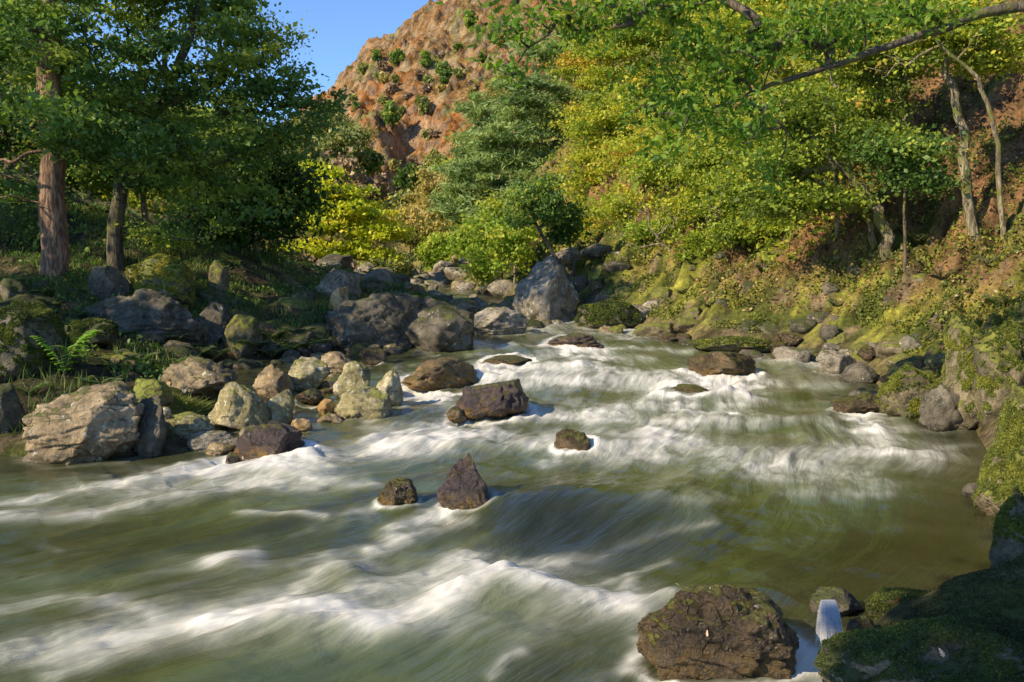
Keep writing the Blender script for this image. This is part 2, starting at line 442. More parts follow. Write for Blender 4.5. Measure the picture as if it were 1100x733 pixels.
def build_hill():
    xs = np.linspace(-85, 45, 430); ys = np.concatenate([np.linspace(78, 178, 340), np.linspace(180, 260, 30)])
    X, Y = np.meshgrid(xs, ys); Z = hillz(X, Y)
    gy, gx = np.gradient(Z, ys, xs); steep = np.sqrt(gx ** 2 + gy ** 2)
    br = np.array((.33, .135, .035)); gr = np.array((.17, .17, .04)); rk = np.array((.33, .26, .18)); he = np.array((.26, .145, .05))
    n1 = fbm(X * .07, Y * .07, 2, 4); n2 = fbm(X * .25, Y * .25, 6, 4); n3 = fbm(X * .9, Y * .9, 6, 4)
    c = lerp(he, br, sst(-.3, .4, n1 + .5 * n2 - .012 * (Z - 25)))
    c = lerp(c, gr, sst(.1, .6, n2 - .5 * n1))
    c = lerp(c, rk, sst(.95, 1.5, steep * .65 + 1.0 * n3 + .3 * n2) * .65)
    c = lerp(c, c * .5, sst(.15, .7, fbm(X * .5, Y * .5, 61, 5, gain=.65)) * .8)
    gm = sst(-.5, .2, -(X / Y + .17) * 14 + n2) * 0 + sst(-24, -34, X) * sst(20, 8, Z) * .7
    c = lerp(c, gr, gm)
    V = np.stack([X, Y, Z], -1).reshape(-1, 3)
    me = mesh_np('hill', V, grid_faces(*X.shape), MH, vcol=c.reshape(-1, 3))
    tag(link('hill', me), kind='structure')
build_hill()

HERO = [
 # label, px, base, w, h, mat, dep, tilt, on, name
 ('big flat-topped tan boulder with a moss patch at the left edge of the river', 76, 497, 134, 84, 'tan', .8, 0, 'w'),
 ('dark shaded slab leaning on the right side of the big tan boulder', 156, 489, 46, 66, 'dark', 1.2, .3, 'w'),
 ('huge dark mossy boulder under the trees at the far left edge', 10, 408, 96, 84, 'darkmoss', .9, 0, 't'),
 ('small mossy boulder in shade just left of the big tan boulder', 0, 466, 40, 54, 'darkmoss', 1, 0, 't'),
 ('pale lichen-green boulder above the grey striped slab on the left bank', 250, 462, 70, 52, 'pale', .8, 0, 'w'),
 ('upright pale slab leaning right of the lichen-green boulder', 298, 456, 36, 42, 'pale', .9, -.5, 'w'),
 ('low cream-coloured slab between the tan boulder and the lichen-green boulder', 190, 474, 70, 26, 'pale', .8, .1, 'w'),
 ('thin pale flat stone at the waterline below the cream-coloured slab', 222, 484, 58, 20, 'grey', .7, 0, 'w'),
 ('purple-grey streaked slab with an orange waterline, lowest of the left rocks', 286, 494, 92, 40, 'purple', .8, -.15, 'w'),
 ('small cream stone beside the upright pale slab in the side channel', 322, 465, 24, 15, 'amber', .9, 0, 'w'),
 ('long flat grey slab behind the lichen-green boulder beside the grass', 205, 424, 90, 40, 'tan', .9, .15, 't'),
 ('blocky stone with yellow moss behind the cream-coloured slab', 160, 436, 44, 28, 'moss', .9, 0, 't'),
 ('smooth brown rounded boulder, leftmost of the rock group in the channel', 289, 426, 44, 35, 'tan', .9, 0, 'w'),
 ('wide knobbly olive boulder right of the smooth brown rounded one', 327, 420, 56, 36, 'pale', .8, .1, 'w'),
 ('low brown boulder at the back of the rock group in the channel', 362, 402, 50, 24, 'tan', .8, 0, 'w'),
 ('steep pale green block in the middle of the rock group in the channel', 378, 430, 44, 42, 'pale', .9, .2, 'w'),
 ('broad pale green boulder at the front of the rock group in the channel', 388, 450, 68, 34, 'pale', .8, -.1, 'w'),
 ('pointed slanting pale stone, rightmost of the rock group in the channel', 417, 438, 40, 40, 'pale', .8, -.45, 'w'),
 ('small bright amber stone at the left foot of the channel rock group', 348, 446, 20, 17, 'amber', 1, 0, 'w'),
 ('dark brown low stone between the olive boulder and the broad pale one', 330, 434, 32, 16, 'wet', 1, 0, 'w'),
 ('brown wet block behind the pointed slanting stone', 400, 391, 30, 17, 'wet', 1, 0, 'w'),
 ('wet ochre and purple rock splitting the first white chute', 474, 417, 92, 30, 'ochre', 1.2, -.22, 'w'),
 ('long wet purple rock sloping into the river below the ochre and purple one', 530, 449, 88, 38, 'purple', 1.1, -.5, 'w'),
 ('small wet orange-brown stone at the foot of the sloping purple rock', 489, 452, 24, 15, 'wet', 1, 0, 'w'),
 ('wedge-shaped wet purple rock with green mossy edges in mid river', 500, 552, 62, 66, 'purple', .7, -.3, 'w'),
 ('small blocky wet brown rock beside the wedge-shaped purple rock', 425, 545, 48, 30, 'wet', .9, 0, 'w'),
 ('dark rounded rock with water pouring over it in mid river', 617, 489, 46, 26, 'wet', .9, 0, 'w'),
 ('large rounded wet brown boulder in the near water with fallen leaves on it', 778, 730, 190, 104, 'wet', .75, 0, 'w'),
 ('glistening brown boulder at the right end of the white chute', 783, 405, 80, 28, 'wet', .9, -.1, 'w'),
 ('low dark stone near the right bank beyond the glistening boulder', 855, 392, 40, 19, 'grey', .9, 0, 'w'),
 ('dark angular stone at the foot of the right bank with white patches', 903, 402, 44, 26, 'grey', .9, 0, 'w'),
 ('black wet stone in front of the dark angular one by the right bank', 926, 412, 40, 22, 'dark', .9, 0, 'w'),
 ('low broken brown rock at the right waterline under the mossy crag', 930, 445, 62, 20, 'wet', .8, 0, 'w'),
 ('flat purple rock awash below the farthest white water', 617, 374, 66, 15, 'purple', .9, 0, 'w'),
 ('smooth dark rock awash in mid channel under the flat purple rock', 545, 392, 60, 9, 'wet', .9, 0, 'w'),
 ('smooth dome rock with a thin curtain of water over it', 742, 431, 74, 16, 'wet', .7, 0, 'w'),
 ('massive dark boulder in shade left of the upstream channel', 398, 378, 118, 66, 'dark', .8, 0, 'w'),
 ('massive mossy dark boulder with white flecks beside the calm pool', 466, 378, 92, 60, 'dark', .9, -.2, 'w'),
 ('giant grey angular boulder with leaves on top under the leaning tree', 587, 350, 76, 76, 'grey', .9, 0, 'w'),
 ('pale grey jagged rock in front of the giant angular boulder', 535, 360, 66, 30, 'grey', .8, 0, 'w'),
 ('dark block beside the small fall at the foot of the giant boulder', 600, 348, 40, 30, 'dark', .9, 0, 'w'),
 ('dark low ledge right of the farthest white water', 655, 354, 74, 30, 'darkmoss', .8, 0, 'w'),
 ('long flat brown ledge along the right waterline above the glistening boulder', 790, 380, 100, 17, 'mossy', .6, 0, 'w'),
 ('brown ledge stone at the far right end of the farthest white water', 705, 363, 50, 16, 'mossy', .7, 0, 'w'),
 ('rounded tan stone catching light on top of the massive dark boulder', 363, 334, 24, 26, 'amber', .9, 0, 'y'),
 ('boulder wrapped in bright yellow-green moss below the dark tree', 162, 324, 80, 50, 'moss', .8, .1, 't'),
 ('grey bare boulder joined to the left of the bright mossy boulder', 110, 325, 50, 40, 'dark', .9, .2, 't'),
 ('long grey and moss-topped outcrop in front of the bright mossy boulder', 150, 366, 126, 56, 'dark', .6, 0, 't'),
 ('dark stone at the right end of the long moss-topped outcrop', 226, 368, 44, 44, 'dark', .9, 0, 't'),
 ('round mossy boulder beside the ferns at the right of the outcrop', 255, 384, 44, 46, 'mossy', .9, 0, 't'),
 ('upright sunlit standing stone in the shade of the left wood', 232, 316, 24, 38, 'mossy', .8, 0, 't'),
 ('mossy block below the long outcrop beside the bright green plant', 90, 372, 60, 28, 'darkmoss', .9, 0, 't'),
 ('blueish heap of broken rock at the edge of the left wood', 360, 318, 52, 30, 'grey', .9, 0, 't'),
 ('great mossy slab of the right crag leaning over the water', 1050, 462, 96, 128, 'mossy', .8, .5, 'w'),
 ('lower pink-flecked block at the foot of the great mossy slab', 1020, 462, 60, 48, 'dark', .8, .3, 'w'),
 ('mossy knob of the right crag left of the great slab', 985, 450, 70, 62, 'mossy', .8, .2, 'w'),
 ('upright mossy rock wall rising from the pool at the right edge', 1098, 560, 84, 150, 'mossy', .9, .10, 'w'),
 ('dark wet foot of the rock wall at the right edge above the ledge', 1106, 652, 70, 130, 'darkmoss', .9, 0, 'w'),
 ('leaning mossy block on top of the rock wall at the right edge', 1092, 470, 90, 130, 'mossy', .9, -.3, 'w'),
 ('dark low rock beside the foot of the rock pillar', 1056, 536, 36, 16, 'dark', .8, 0, 'w'),
 ('dark mossy ledge at the bottom right with leaves lying on it', 1045, 785, 330, 118, 'darkmoss', .42, .22, 'w'),
 ('dark wet lip stone that the little fall pours over', 905, 664, 66, 26, 'dark', .8, .1, 'w'),
 ('low wet stone at the right foot of the little fall', 930, 712, 44, 50, 'wet', .9, .2, 'w'),
 ('wet slab running from the mossy ledge to the little fall', 1030, 690, 200, 44, 'darkmoss', .5, .1, 'w'),
]

# ------------------------------------------------------------------ water
FLOWC = np.array([(-14, 115), (-7.2, 55), (-4, 38), (-2, 30), (0, 24), (.9, 20), (1.6, 16), (1.3, 12.5), (.4, 9.8), (-1.2, 7.4), (-4.0, 5.4), (-9, 3.6), (-30, 0)], float)
def catmull(P, n=10):
    out = []
    for i in range(len(P) - 1):
        p0 = P[max(i - 1, 0)]; p1 = P[i]; p2 = P[i + 1]; p3 = P[min(i + 2, len(P) - 1)]
        for k in range(n):
            t = k / n
            out.append(.5 * ((2 * p1) + (-p0 + p2) * t + (2 * p0 - 5 * p1 + 4 * p2 - p3) * t * t + (-p0 + 3 * p1 - 3 * p2 + p3) * t ** 3))
    out.append(P[-1]); return np.array(out)

STROKES = [  # pixel polylines of white water: points, width, strength
 ([(556, 350), (590, 347), (620, 346), (650, 349), (690, 356)], 5, 1.0),
 ([(580, 355), (640, 358), (700, 362)], 4, .7),
 ([(510, 368), (560, 372), (610, 376), (670, 374), (740, 377)], 3.0, .75),
 ([(455, 376), (470, 384)], 4, .5),
 ([(500, 392), (560, 388), (600, 383), (640, 384), (700, 388)], 4, .55),
 ([(520, 405), (560, 409), (620, 412), (690, 408), (760, 405), (800, 402)], 9, 1.25),
 ([(535, 398), (600, 402), (640, 398)], 6, .8),
 ([(425, 395), (440, 412), (470, 424)], 6, .6),
 ([(440, 422), (480, 424)], 5, .6),
 ([(820, 386), (850, 390), (900, 394), (940, 400)], 6, .75),
 ([(790, 405), (840, 412), (900, 414)], 6, .5),
 ([(700, 424), (740, 420), (785, 424), (800, 432)], 5, .8),
 ([(560, 446), (600, 448), (640, 444), (680, 436), (715, 430)], 7, .8),
 ([(640, 452), (720, 452), (790, 446)], 5, .45),
 ([(390, 470), (430, 462), (480, 458)], 5, .6),
 ([(400, 480), (470, 474), (530, 470), (590, 478), (640, 486), (700, 486)], 9, 1.15),
 ([(310, 500), (360, 492), (420, 484), (480, 482)], 7, .8),
 ([(590, 468), (640, 464), (690, 468), (740, 478)], 6, .7),
 ([(700, 470), (760, 484), (830, 492), (900, 490), (960, 488), (1000, 496)], 14, 1.0),
 ([(760, 448), (820, 452), (880, 456), (940, 466)], 6, .6),
 ([(770, 500), (850, 512), (930, 512)], 10, .45),
 ([(840, 530), (900, 528), (960, 530)], 7, .4),
 ([(1000, 484), (1050, 478)], 4, .4),
 ([(0, 540), (50, 533), (120, 524), (200, 512), (270, 503), (330, 512), (400, 520)], 7, 1.0),
 ([(0, 556), (80, 552), (170, 540), (260, 524), (340, 522)], 7, .75),
 ([(290, 494), (330, 486), (340, 505)], 8, .8),
 ([(150, 530), (230, 522), (300, 520)], 5, .5),
 ([(262, 551), (300, 554), (350, 555)], 3, .9),
 ([(60, 590), (50, 587)], 5, .3),
 ([(225, 605), (250, 600), (272, 596)], 8, .75),
 ([(0, 702), (60, 690), (130, 676), (200, 668), (270, 672)], 16, .7),
 ([(0, 650), (60, 640), (130, 652), (165, 660)], 9, .5),
 ([(230, 672), (290, 655), (340, 668), (400, 670), (470, 652)], 13, 1.15),
 ([(310, 640), (345, 612), (390, 608)], 9, .6),
 ([(380, 640), (450, 618), (500, 596)], 12, .55),
 ([(480, 640), (530, 628), (580, 632), (620, 640), (670, 650)], 14, 1.2),
 ([(500, 600), (530, 608), (570, 615)], 11, 1.0),
 ([(530, 622), (600, 640)], 14, .8),
 ([(270, 668), (340, 660), (400, 672)], 15, .8),
 ([(640, 645), (720, 640)], 6, .4),
 ([(390, 590), (440, 580), (500, 562)], 5, .75),
 ([(560, 600), (640, 590), (700, 575), (760, 562)], 5, .65),
 ([(640, 625), (680, 612), (720, 600)], 4, .45),
 ([(525, 722), (545, 706), (565, 700)], 7, .6),
 ([(690, 640), (680, 655), (690, 620)], 6, .7),
 ([(820, 690), (850, 700), (890, 712)], 10, .9),
 ([(870, 716), (915, 706)], 12, 1.2),
 ([(60, 720), (130, 700), (240, 690)], 12, .4),
 ([(850, 500), (700, 520), (600, 520)], 8, .22),
 ([(700, 545), (780, 540)], 7, .35),
]
BUMPS = [  # px, py, rx, ry, height m
 (560, 640, 75, 20, .10), (345, 672, 80, 18, .10), (370, 618, 28, 12, .08), (505, 606, 30, 12, .06), (620, 645, 50, 12, .05),
 (742, 430, 48, 8, .15), (620, 395, 38, 7, .16), (617, 482, 40, 9, .10), (700, 478, 60, 9, .06), (860, 488, 110, 10, .07),
 (300, 505, 60, 9, .06), (120, 532, 90, 9, .06), (650, 408, 120, 5, .08), (480, 478, 80, 6, .05),
 (640, 350, 60, 3, .10), (450, 600, 90, 12, -.04), (600, 598, 120, 14, -.06), (610, 545, 130, 24, .17), (250, 606, 30, 8, .05), (600, 378, 60, 4, .08), (850, 392, 40, 4, .06),
 (330, 492, 20, 8, .06), (800, 640, 110, 12, .03), (820, 452, 90, 7, .06),
]
def water_fields(X, Y):
    w0 = W(Y)
    px, py = proj(X, Y, w0)
    # small domain warp so painted bands are never straight
    q = fbm(X * 1.3, Y * 1.3, 12, 3)
    q2 = fbm(X * 1.3 + 30, Y * 1.3, 22, 3)
    scl = np.clip(60 / np.maximum(Y, 3), 1.5, 14)
    pxw = px + q * scl * 1.6; pyw = py + q2 * scl * .42
    foam = np.zeros(X.shape)
    for pts, wd, st in STROKES:
        best = np.full(X.shape, 1e9)
        for (a, b), (c, d) in zip(pts[:-1], pts[1:]):
            ex, ey = (c - a), (d - b)
            # slightly squashed metric: bands are wider along the flow than their thickness
            t = np.clip(((pxw - a) * ex + (pyw - b) * ey) / (ex * ex + ey * ey), 0, 1)
            dx = (pxw - a - t * ex) * .55; dy = (pyw - b - t * ey)
            best = np.minimum(best, dx * dx + np.where(dy > 0, dy * 1.0, dy * .8) ** 2)
        bb = np.sqrt(best) / wd
        foam += st * (.62 * np.exp(-(bb / .85) ** 2) + .38 * np.exp(-bb / 1.5))
    foam = 1 - np.exp(-foam * np.where(py > 590, 1.15, .85))
    band = sst(6.5, 9, Y) * sst(24, 17, Y)
    foam = np.clip(foam + band * .13 * sst(-.25, .7, fbm(X * .5 + 3, Y * .9, 41, 4)) + .16 * sst(.0, .7, fbm(X * .6, Y * 1.1, 51, 3)), 0, 1)
    h = np.zeros(X.shape)
    for a, b, rx, ry, am in BUMPS:
        h += am * np.exp(-((pxw - a) / rx) ** 2 - ((pyw - b) / ry) ** 2)
    return w0, foam, h

def flow_uv(X, Y):
    C = catmull(FLOWC, 8); L = np.concatenate([[0], np.cumsum(np.linalg.norm(np.diff(C, axis=0), axis=1))])
    best = np.full(X.shape, 1e9); u = np.zeros(X.shape); v = np.zeros(X.shape)
    for i in range(len(C) - 1):
        a = C[i]; e = C[i + 1] - a; ll = np.hypot(*e)
        t = np.clip(((X - a[0]) * e[0] + (Y - a[1]) * e[1]) / (ll * ll), 0, 1)
        dx = X - a[0] - t * e[0]; dy = Y - a[1] - t * e[1]; d2 = dx * dx + dy * dy
        m = d2 < best
        best = np.where(m, d2, best); u = np.where(m, L[i] + t * ll, u)
        sg = np.sign(e[0] * dy - e[1] * dx); v = np.where(m, sg * np.sqrt(d2), v)
    return u, v

def rock_marks():
    out = []
    for h in HERO:
        lab, px, b, w, hh, mt, dep, tilt, on = h
        if on != 'w' or mt not in ('wet', 'purple', 'ochre', 'grey', 'pale', 'amber', 'tan'): continue
        p = hitw(px, b); r = w / 2 * p[1] / F
        out.append((p[0], p[1] + r * dep * .7, r, dep, mt in ('wet', 'purple', 'ochre')))
    return out

def water_mat():
    m, nt, out = newmat('river_water'); L = nt.links.new
    fl = N(nt, 'ShaderNodeAttribute', attribute_name='flow'); fo = N(nt, 'ShaderNodeAttribute', attribute_name='foam'); ed = N(nt, 'ShaderNodeAttribute', attribute_name='shallow')
    def streak(sx, sy, detail=5, rough=.6, dist=0.0):
        mp = N(nt, 'ShaderNodeMapping'); mp.inputs['Scale'].default_value = (sx, sy, 1); L(fl.outputs['Vector'], mp.inputs[0])
        n = N(nt, 'ShaderNodeTexNoise'); n.inputs['Scale'].default_value = 1; n.inputs['Detail'].default_value = detail; n.inputs['Roughness'].default_value = rough
        n.inputs['Distortion'].default_value = dist; L(mp.outputs[0], n.inputs['Vector']); return n.outputs[0]
    s1 = streak(1.0, 4.2, 6, .62, .5); s2 = streak(2.6, 10, 5, .62, .3); s3 = streak(.35, 1.1, 4, .5, .6); s4 = streak(5, 30, 3, .6)
    sm = math_(nt, 'ADD', math_(nt, 'MULTIPLY', s1, .6), math_(nt, 'MULTIPLY', s2, .4))
    # body colour of the moving peat-tinted water
    c = ramp(nt, s3, [(.30, (.030, .034, .006)), (.44, (.052, .060, .012)), (.58, (.075, .095, .030)), (.72, (.052, .078, .042))]).outputs[0]
    shade_attr = N(nt, 'ShaderNodeAttribute', attribute_name='painted_shade')
    c = mixc(nt, shade_attr.outputs['Fac'], c, (.018, .024, .018))  # smooth tongues painted darker in place of tree shade, so sky reflection shows
    c = mixc(nt, .35, c, ramp(nt, s1, [(.35, (.6, .6, .55)), (.65, (1.5, 1.5, 1.5))]).outputs[0], 'MULTIPLY')
    c = mixc(nt, maprange(nt, ed.outputs['Fac'], 0, 1), c, (.034, .036, .011))
    sn = maprange(nt, math_(nt, 'ADD', math_(nt, 'MULTIPLY', sm, .8), math_(nt, 'MULTIPLY', s4, .2)), .36, .62)
    f = math_(nt, 'MULTIPLY', fo.outputs['Fac'], math_(nt, 'ADD', .55, math_(nt, 'MULTIPLY', sn, .52)))
    f2 = math_(nt, 'POWER', fo.outputs['Fac'], 3.0)
    f = math_(nt, 'ADD', f, math_(nt, 'MULTIPLY', f2, .25))
    ff = maprange(nt, f, .10, 1.25)
    milk = math_(nt, 'MULTIPLY', fo.outputs['Fac'], .25)
    c = mixc(nt, milk, c, (.36, .40, .28))
    c = mixc(nt, math_(nt, 'MULTIPLY', ff, .95), c, (.76, .74, .67))
    p = N(nt, 'ShaderNodeBsdfPrincipled'); L(c, p.inputs['Base Color'])
    p.inputs['IOR'].default_value = 1.33; p.inputs['Specular IOR Level'].default_value = .8
    L(math_(nt, 'ADD', .10, math_(nt, 'MULTIPLY', ff, .6), clamp=True), p.inputs['Roughness'])
    hb = math_(nt, 'ADD', math_(nt, 'MULTIPLY', s1, 1.0), math_(nt, 'MULTIPLY', s2, .30))
    b = N(nt, 'ShaderNodeBump'); b.inputs['Strength'].default_value = .5; b.inputs['Distance'].default_value = .08
    L(hb, b.inputs['Height']); L(b.outputs[0], p.inputs['Normal']); L(p.outputs[0], out.inputs[0])
    return m
MW = water_mat()

def build_water():
    Yr = np.concatenate([np.linspace(-22, 2.4, 14), np.exp(np.linspace(math.log(2.6), math.log(60), 760))])
    U = np.linspace(-1.0, .85, 820)
    Y = np.repeat(Yr[:, None], len(U), 1); X = U[None, :] * (np.maximum(Y, 2.4) + 3.5)
    w0, foam, h = water_fields(X, Y)
    qx, qy = proj(X, Y, w0)
    foam = foam * (1 - .75 * np.exp(-((qx - 600) / 115) ** 2 - ((qy - 568) / 26) ** 2))
    u, v = flow_uv(X, Y)
    sd = sdist(X, Y)
    wf = sst(.1, -.8, sd)
    nz3 = fbm(X * 3, Y * 3, 71, 3); nz2 = fbm(X * 2.5, Y * 2.5, 81, 3)
    for rx_, ry_, r, dep, mid in rock_marks():
        ru, rv = flow_uv(np.array([rx_]), np.array([ry_])); du = u - ru[0]; dv = v - rv[0]
        m = (np.abs(X - rx_) < 4) & (np.abs(Y - ry_) < 4)
        rough_ = .35 * nz3
        d = np.sqrt((X - rx_) ** 2 + ((Y - ry_) / dep) ** 2) / max(r, .05) + rough_ * .4
        ring = np.exp(-((d - 1.02) / .16) ** 2) * (.55 if mid else .25)
        wake = np.exp(-(dv / (r * .95)) ** 2) * sst(.2 * r, r, du) * np.exp(-np.maximum(du - r, 0) / (2.6 * r + .2)) * (.7 if mid else 0) * (.6 + nz2)
        foam = np.where(m, np.clip(foam + ring + np.maximum(wake, 0), 0, 1), foam)
        if mid:
            h = h + np.where(m, .18 * r * np.exp(-((du + r * 1.05) / (r * .45)) ** 2 - (dv / r) ** 2) - .12 * r * np.exp(-((du - r * 1.4) / (r * .6)) ** 2 - (dv / (r * .8)) ** 2), 0)
    turb = .75 + .7 * foam
    u2 = u + .35 * fbm(X * .5, Y * .5, 5, 2); v2 = v + .20 * fbm(X * .38 + 7, Y * .38, 5, 2)
    h = h + turb * .045 * fbm(u2 * .9, v2 * 1.7, 3, 4) + .02 * fbm(u2 * .5, v2 * 4.0, 8, 3) * turb
    h = h + .05 * foam * (.4 + np.abs(fbm(u2 * 1.6, v2 * 3.5, 31, 4)))
    h = h - .02
    Z = w0 + h * (.15 + .85 * wf)
    shallow = np.clip(sst(-1.6, -.1, sd + .5 * fbm(X * .6, Y * .6, 2, 3)), 0, 1) * (1 - foam)
    # tea-coloured slack water at right and behind the near boulder
    px, py = proj(X, Y, w0)
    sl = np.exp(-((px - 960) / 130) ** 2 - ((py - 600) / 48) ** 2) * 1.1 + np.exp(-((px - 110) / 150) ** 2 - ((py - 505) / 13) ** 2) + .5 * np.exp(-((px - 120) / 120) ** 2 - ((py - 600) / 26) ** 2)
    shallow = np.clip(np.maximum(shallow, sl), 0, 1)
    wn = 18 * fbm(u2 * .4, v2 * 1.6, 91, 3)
    shade_mask = 1.2 * np.exp(-((px - 600) / 130) ** 2 - ((py + wn - 570) / 34) ** 2) + .7 * np.exp(-((px - 330) / 110) ** 2 - ((py + wn - 575) / 20) ** 2) + .7 * np.exp(-((px - 560) / 60) ** 2 - ((py - 385) / 7) ** 2) + .6 * np.exp(-((px - 270) / 60) ** 2 - ((py - 405) / 16) ** 2) + .5 * np.exp(-((px - 700) / 120) ** 2 - ((py + wn - 720) / 30) ** 2)
    shade_mask = np.clip(shade_mask, 0, 1) * (1 - foam)
    V = np.stack([X, Y, Z], -1).reshape(-1, 3)
    faces = grid_faces(*X.shape)
    keep = (sd.ravel()[faces].min(1) < .9)
    faces = faces[keep]
    used = np.zeros(len(V), bool); used[faces.ravel()] = True
    idx = np.cumsum(used) - 1
    me = mesh_np('river', V[used], idx[faces], MW, vattr={'foam': foam.ravel()[used], 'shallow': shallow.ravel()[used], 'painted_shade': shade_mask.ravel()[used]}, uv=np.stack([u2.ravel(), v2.ravel()], 1)[used])
    tag(link('river_water', me), kind='structure')
build_water()

# ------------------------------------------------------------------ rocks
def ico(sub):
    import bmesh
    bm = bmesh.new(); bmesh.ops.create_icosphere(bm, subdivisions=sub, radius=1)
    V = np.array([v.co[:] for v in bm.verts]); Fc = np.array([[v.index for v in f.verts] for f in bm.faces]); bm.free()
    return V, Fc
ICO = {s: ico(s) for s in (3, 4, 5, 6)}

def leaf_quads(C, L, Wd, rs, up=.35, var=None, droop=0.0):
    n = len(C)
    nrm = rs.normal(size=(n, 3)); nrm[:, 2] = nrm[:, 2] * (1 - up) + up * 1.6
    nrm /= np.linalg.norm(nrm, axis=1)[:, None]
    a = rs.normal(size=(n, 3)); a[:, 2] -= droop
    u = a - nrm * (a * nrm).sum(1)[:, None]; u /= np.linalg.norm(u, axis=1)[:, None] + 1e-9
    v = np.cross(nrm, u)
    s = np.clip(np.exp(rs.normal(0, .38, n)), .4, 2.0)[:, None]
    bend = nrm * (L * .18) * s
    V = np.stack([C - u * L * s, C - v * Wd * s + bend * rs.uniform(-1, 1, (n, 1)), C + u * L * s, C + v * Wd * s + bend * rs.uniform(-1, 1, (n, 1))], 1).reshape(-1, 3)
    Fq = np.arange(n * 4).reshape(-1, 4)
    return V, Fq

def rock_shape(seed, sub=4, cuts=9, rough=.10, flat=.0):
    rs = np.random.RandomState(seed)
    V, Fc = ICO[sub]; P = V.copy()
    so = seed * 3.17
    P = P * (1 + .20 * fbm(P[:, 0] * .9 + so, P[:, 1] * .9, P[:, 2] * .9, 2))[:, None]
    for i in range(cuts):
        n = rs.normal(size=3); n[2] = n[2] * .8 + .1; n /= np.linalg.norm(n)
        d = rs.uniform(.55, .86)
        s = P @ n - d
        over = np.maximum(s, 0)
        P = P - n * (over * .93)[:, None]
    # layered ledges and pitting
    n = rs.normal(size=3) * np.array([.4, .4, 1]); n /= np.linalg.norm(n)
    q = P @ n
    led = np.abs(((q * 3.1 + .3 * fbm(P[:, 0] * 1.5 + so, P[:, 1] * 1.5, P[:, 2] * 1.5, 3)) % 1) - .5)
    f = fbm(P[:, 0] * 2.2 + so, P[:, 1] * 2.2, P[:, 2] * 2.2, 6 if sub > 4 else 4, gain=.55)
    r = 1 + rough * f - rough * .55 * sst(.35, .5, led) 
    P = P * r[:, None]
    mn, mx = P.min(0), P.max(0)
    P = (P - (mn + mx) / 2) / ((mx - mn) / 2)
    return P, Fc

def rock(name, label, px, base, wpx, hpx, mat, seed, dep=.85, rot=0., sub=5, cuts=9, sink=.35, group=None, cat='rock', tilt=0., rough=.10, on='w', Y=None, cutz=None):
    if Y is not None: p = at(px, base, Y)
    elif on == 'w': p = hitw(px, base)
    else: p = hitT(px, base)
    w = wpx * p[1] / F; h = hpx * p[1] / F
    P, Fc = rock_shape(seed, sub, cuts, rough)
    tp = .51 if label.startswith('wedge') else (seed * 37 % 10) / 10 * .3 - .05
    P[:, 0] = P[:, 0] * (1 - tp * P[:, 2]) - (tp * .25 * P[:, 2] if tp > .5 else 0); P /= np.abs(P).max(0)
    if tilt: 
        c, s = math.cos(tilt), math.sin(tilt)
        P = np.stack([P[:, 0] * c - P[:, 2] * s, P[:, 1], P[:, 0] * s + P[:, 2] * c], 1)
        P /= np.abs(P).max(0)
    H = h * (1 + sink)
    S = np.array([w / 2, w / 2 * dep, H / 2])
    P = P * S
    c, s = math.cos(rot), math.sin(rot)
    P = np.stack([P[:, 0] * c - P[:, 1] * s, P[:, 0] * s + P[:, 1] * c, P[:, 2]], 1)
    P[:, 0] *= (w / 2) / np.abs(P[:, 0]).max()
    P[:, 2] += H / 2 - h * sink
    hz = P[:, 2] / max(h, .01)
    cen = np.array([p[0], p[1] + w / 2 * dep * .7, p[2]])
    me = mesh_np(name, P, Fc, RM[mat], vattr={'hz': hz})
    o = link(name, me, loc=cen)
    if mat in ('darkmoss', 'mossy', 'moss') and wpx >= 60 and p[1] < 22:
        rs = np.random.RandomState(seed + 5); A = P[Fc]
        nr = np.cross(A[:, 1] - A[:, 0], A[:, 2] - A[:, 0]); ar = np.linalg.norm(nr, axis=1); nr /= ar[:, None] + 1e-12
        cc = A.mean(1); nz = fbm((cc[:, 0] + seed) * 3.5, cc[:, 1] * 3.5, cc[:, 2] * 3.5, 3)
        wt = ar * (np.clip(nr[:, 2] + .45 + .9 * nz, 0, 1.2) > .8)
        if wt.sum() > 0:
            nm_ = int(min(45000, 9 * wpx * hpx)); f = rs.choice(len(Fc), nm_, p=wt / wt.sum()); b = rs.dirichlet((1, 1, 1), nm_)
            q = (A[f] * b[:, :, None]).sum(1) + nr[f] * rs.uniform(0, .0022, (nm_, 1)) * p[1] ** .8
            ls = .0009 * p[1] ** .9
            V2, F2 = leaf_quads(q, ls * 1.6, ls * .6, rs, .2)
            vv = np.clip(.45 + .5 * nz[f] + rs.uniform(-.3, .3, nm_) - (.35 if mat == 'darkmoss' else .12 if mat == 'mossy' else -.25), 0, 1)
            link('moss', mesh_np('moss', V2, F2, LM['moss'], smooth=False, fattr={'var': vv}), o)
    return tag(o, label, cat, group)

rock_objs = {}
for i, h in enumerate(HERO):
    lab, px, b, w, hh, mt, dep, tilt, on = h
    big = w > 60
    kw = dict(dep=dep, tilt=tilt, sub=6 if w > 100 else 5 if w > 40 else 4, on=on, seed=i * 7 + 3, rough=.12 if big else .09)
    if on == 'y': kw['Y'] = hitw(398, 378)[1] + .6
    nm = 'boulder' if w > 38 else 'stone'
    rock_objs[i] = rock(nm, lab, px, b, w, hh, mt, **kw, cat='boulder' if w > 38 else 'stone')

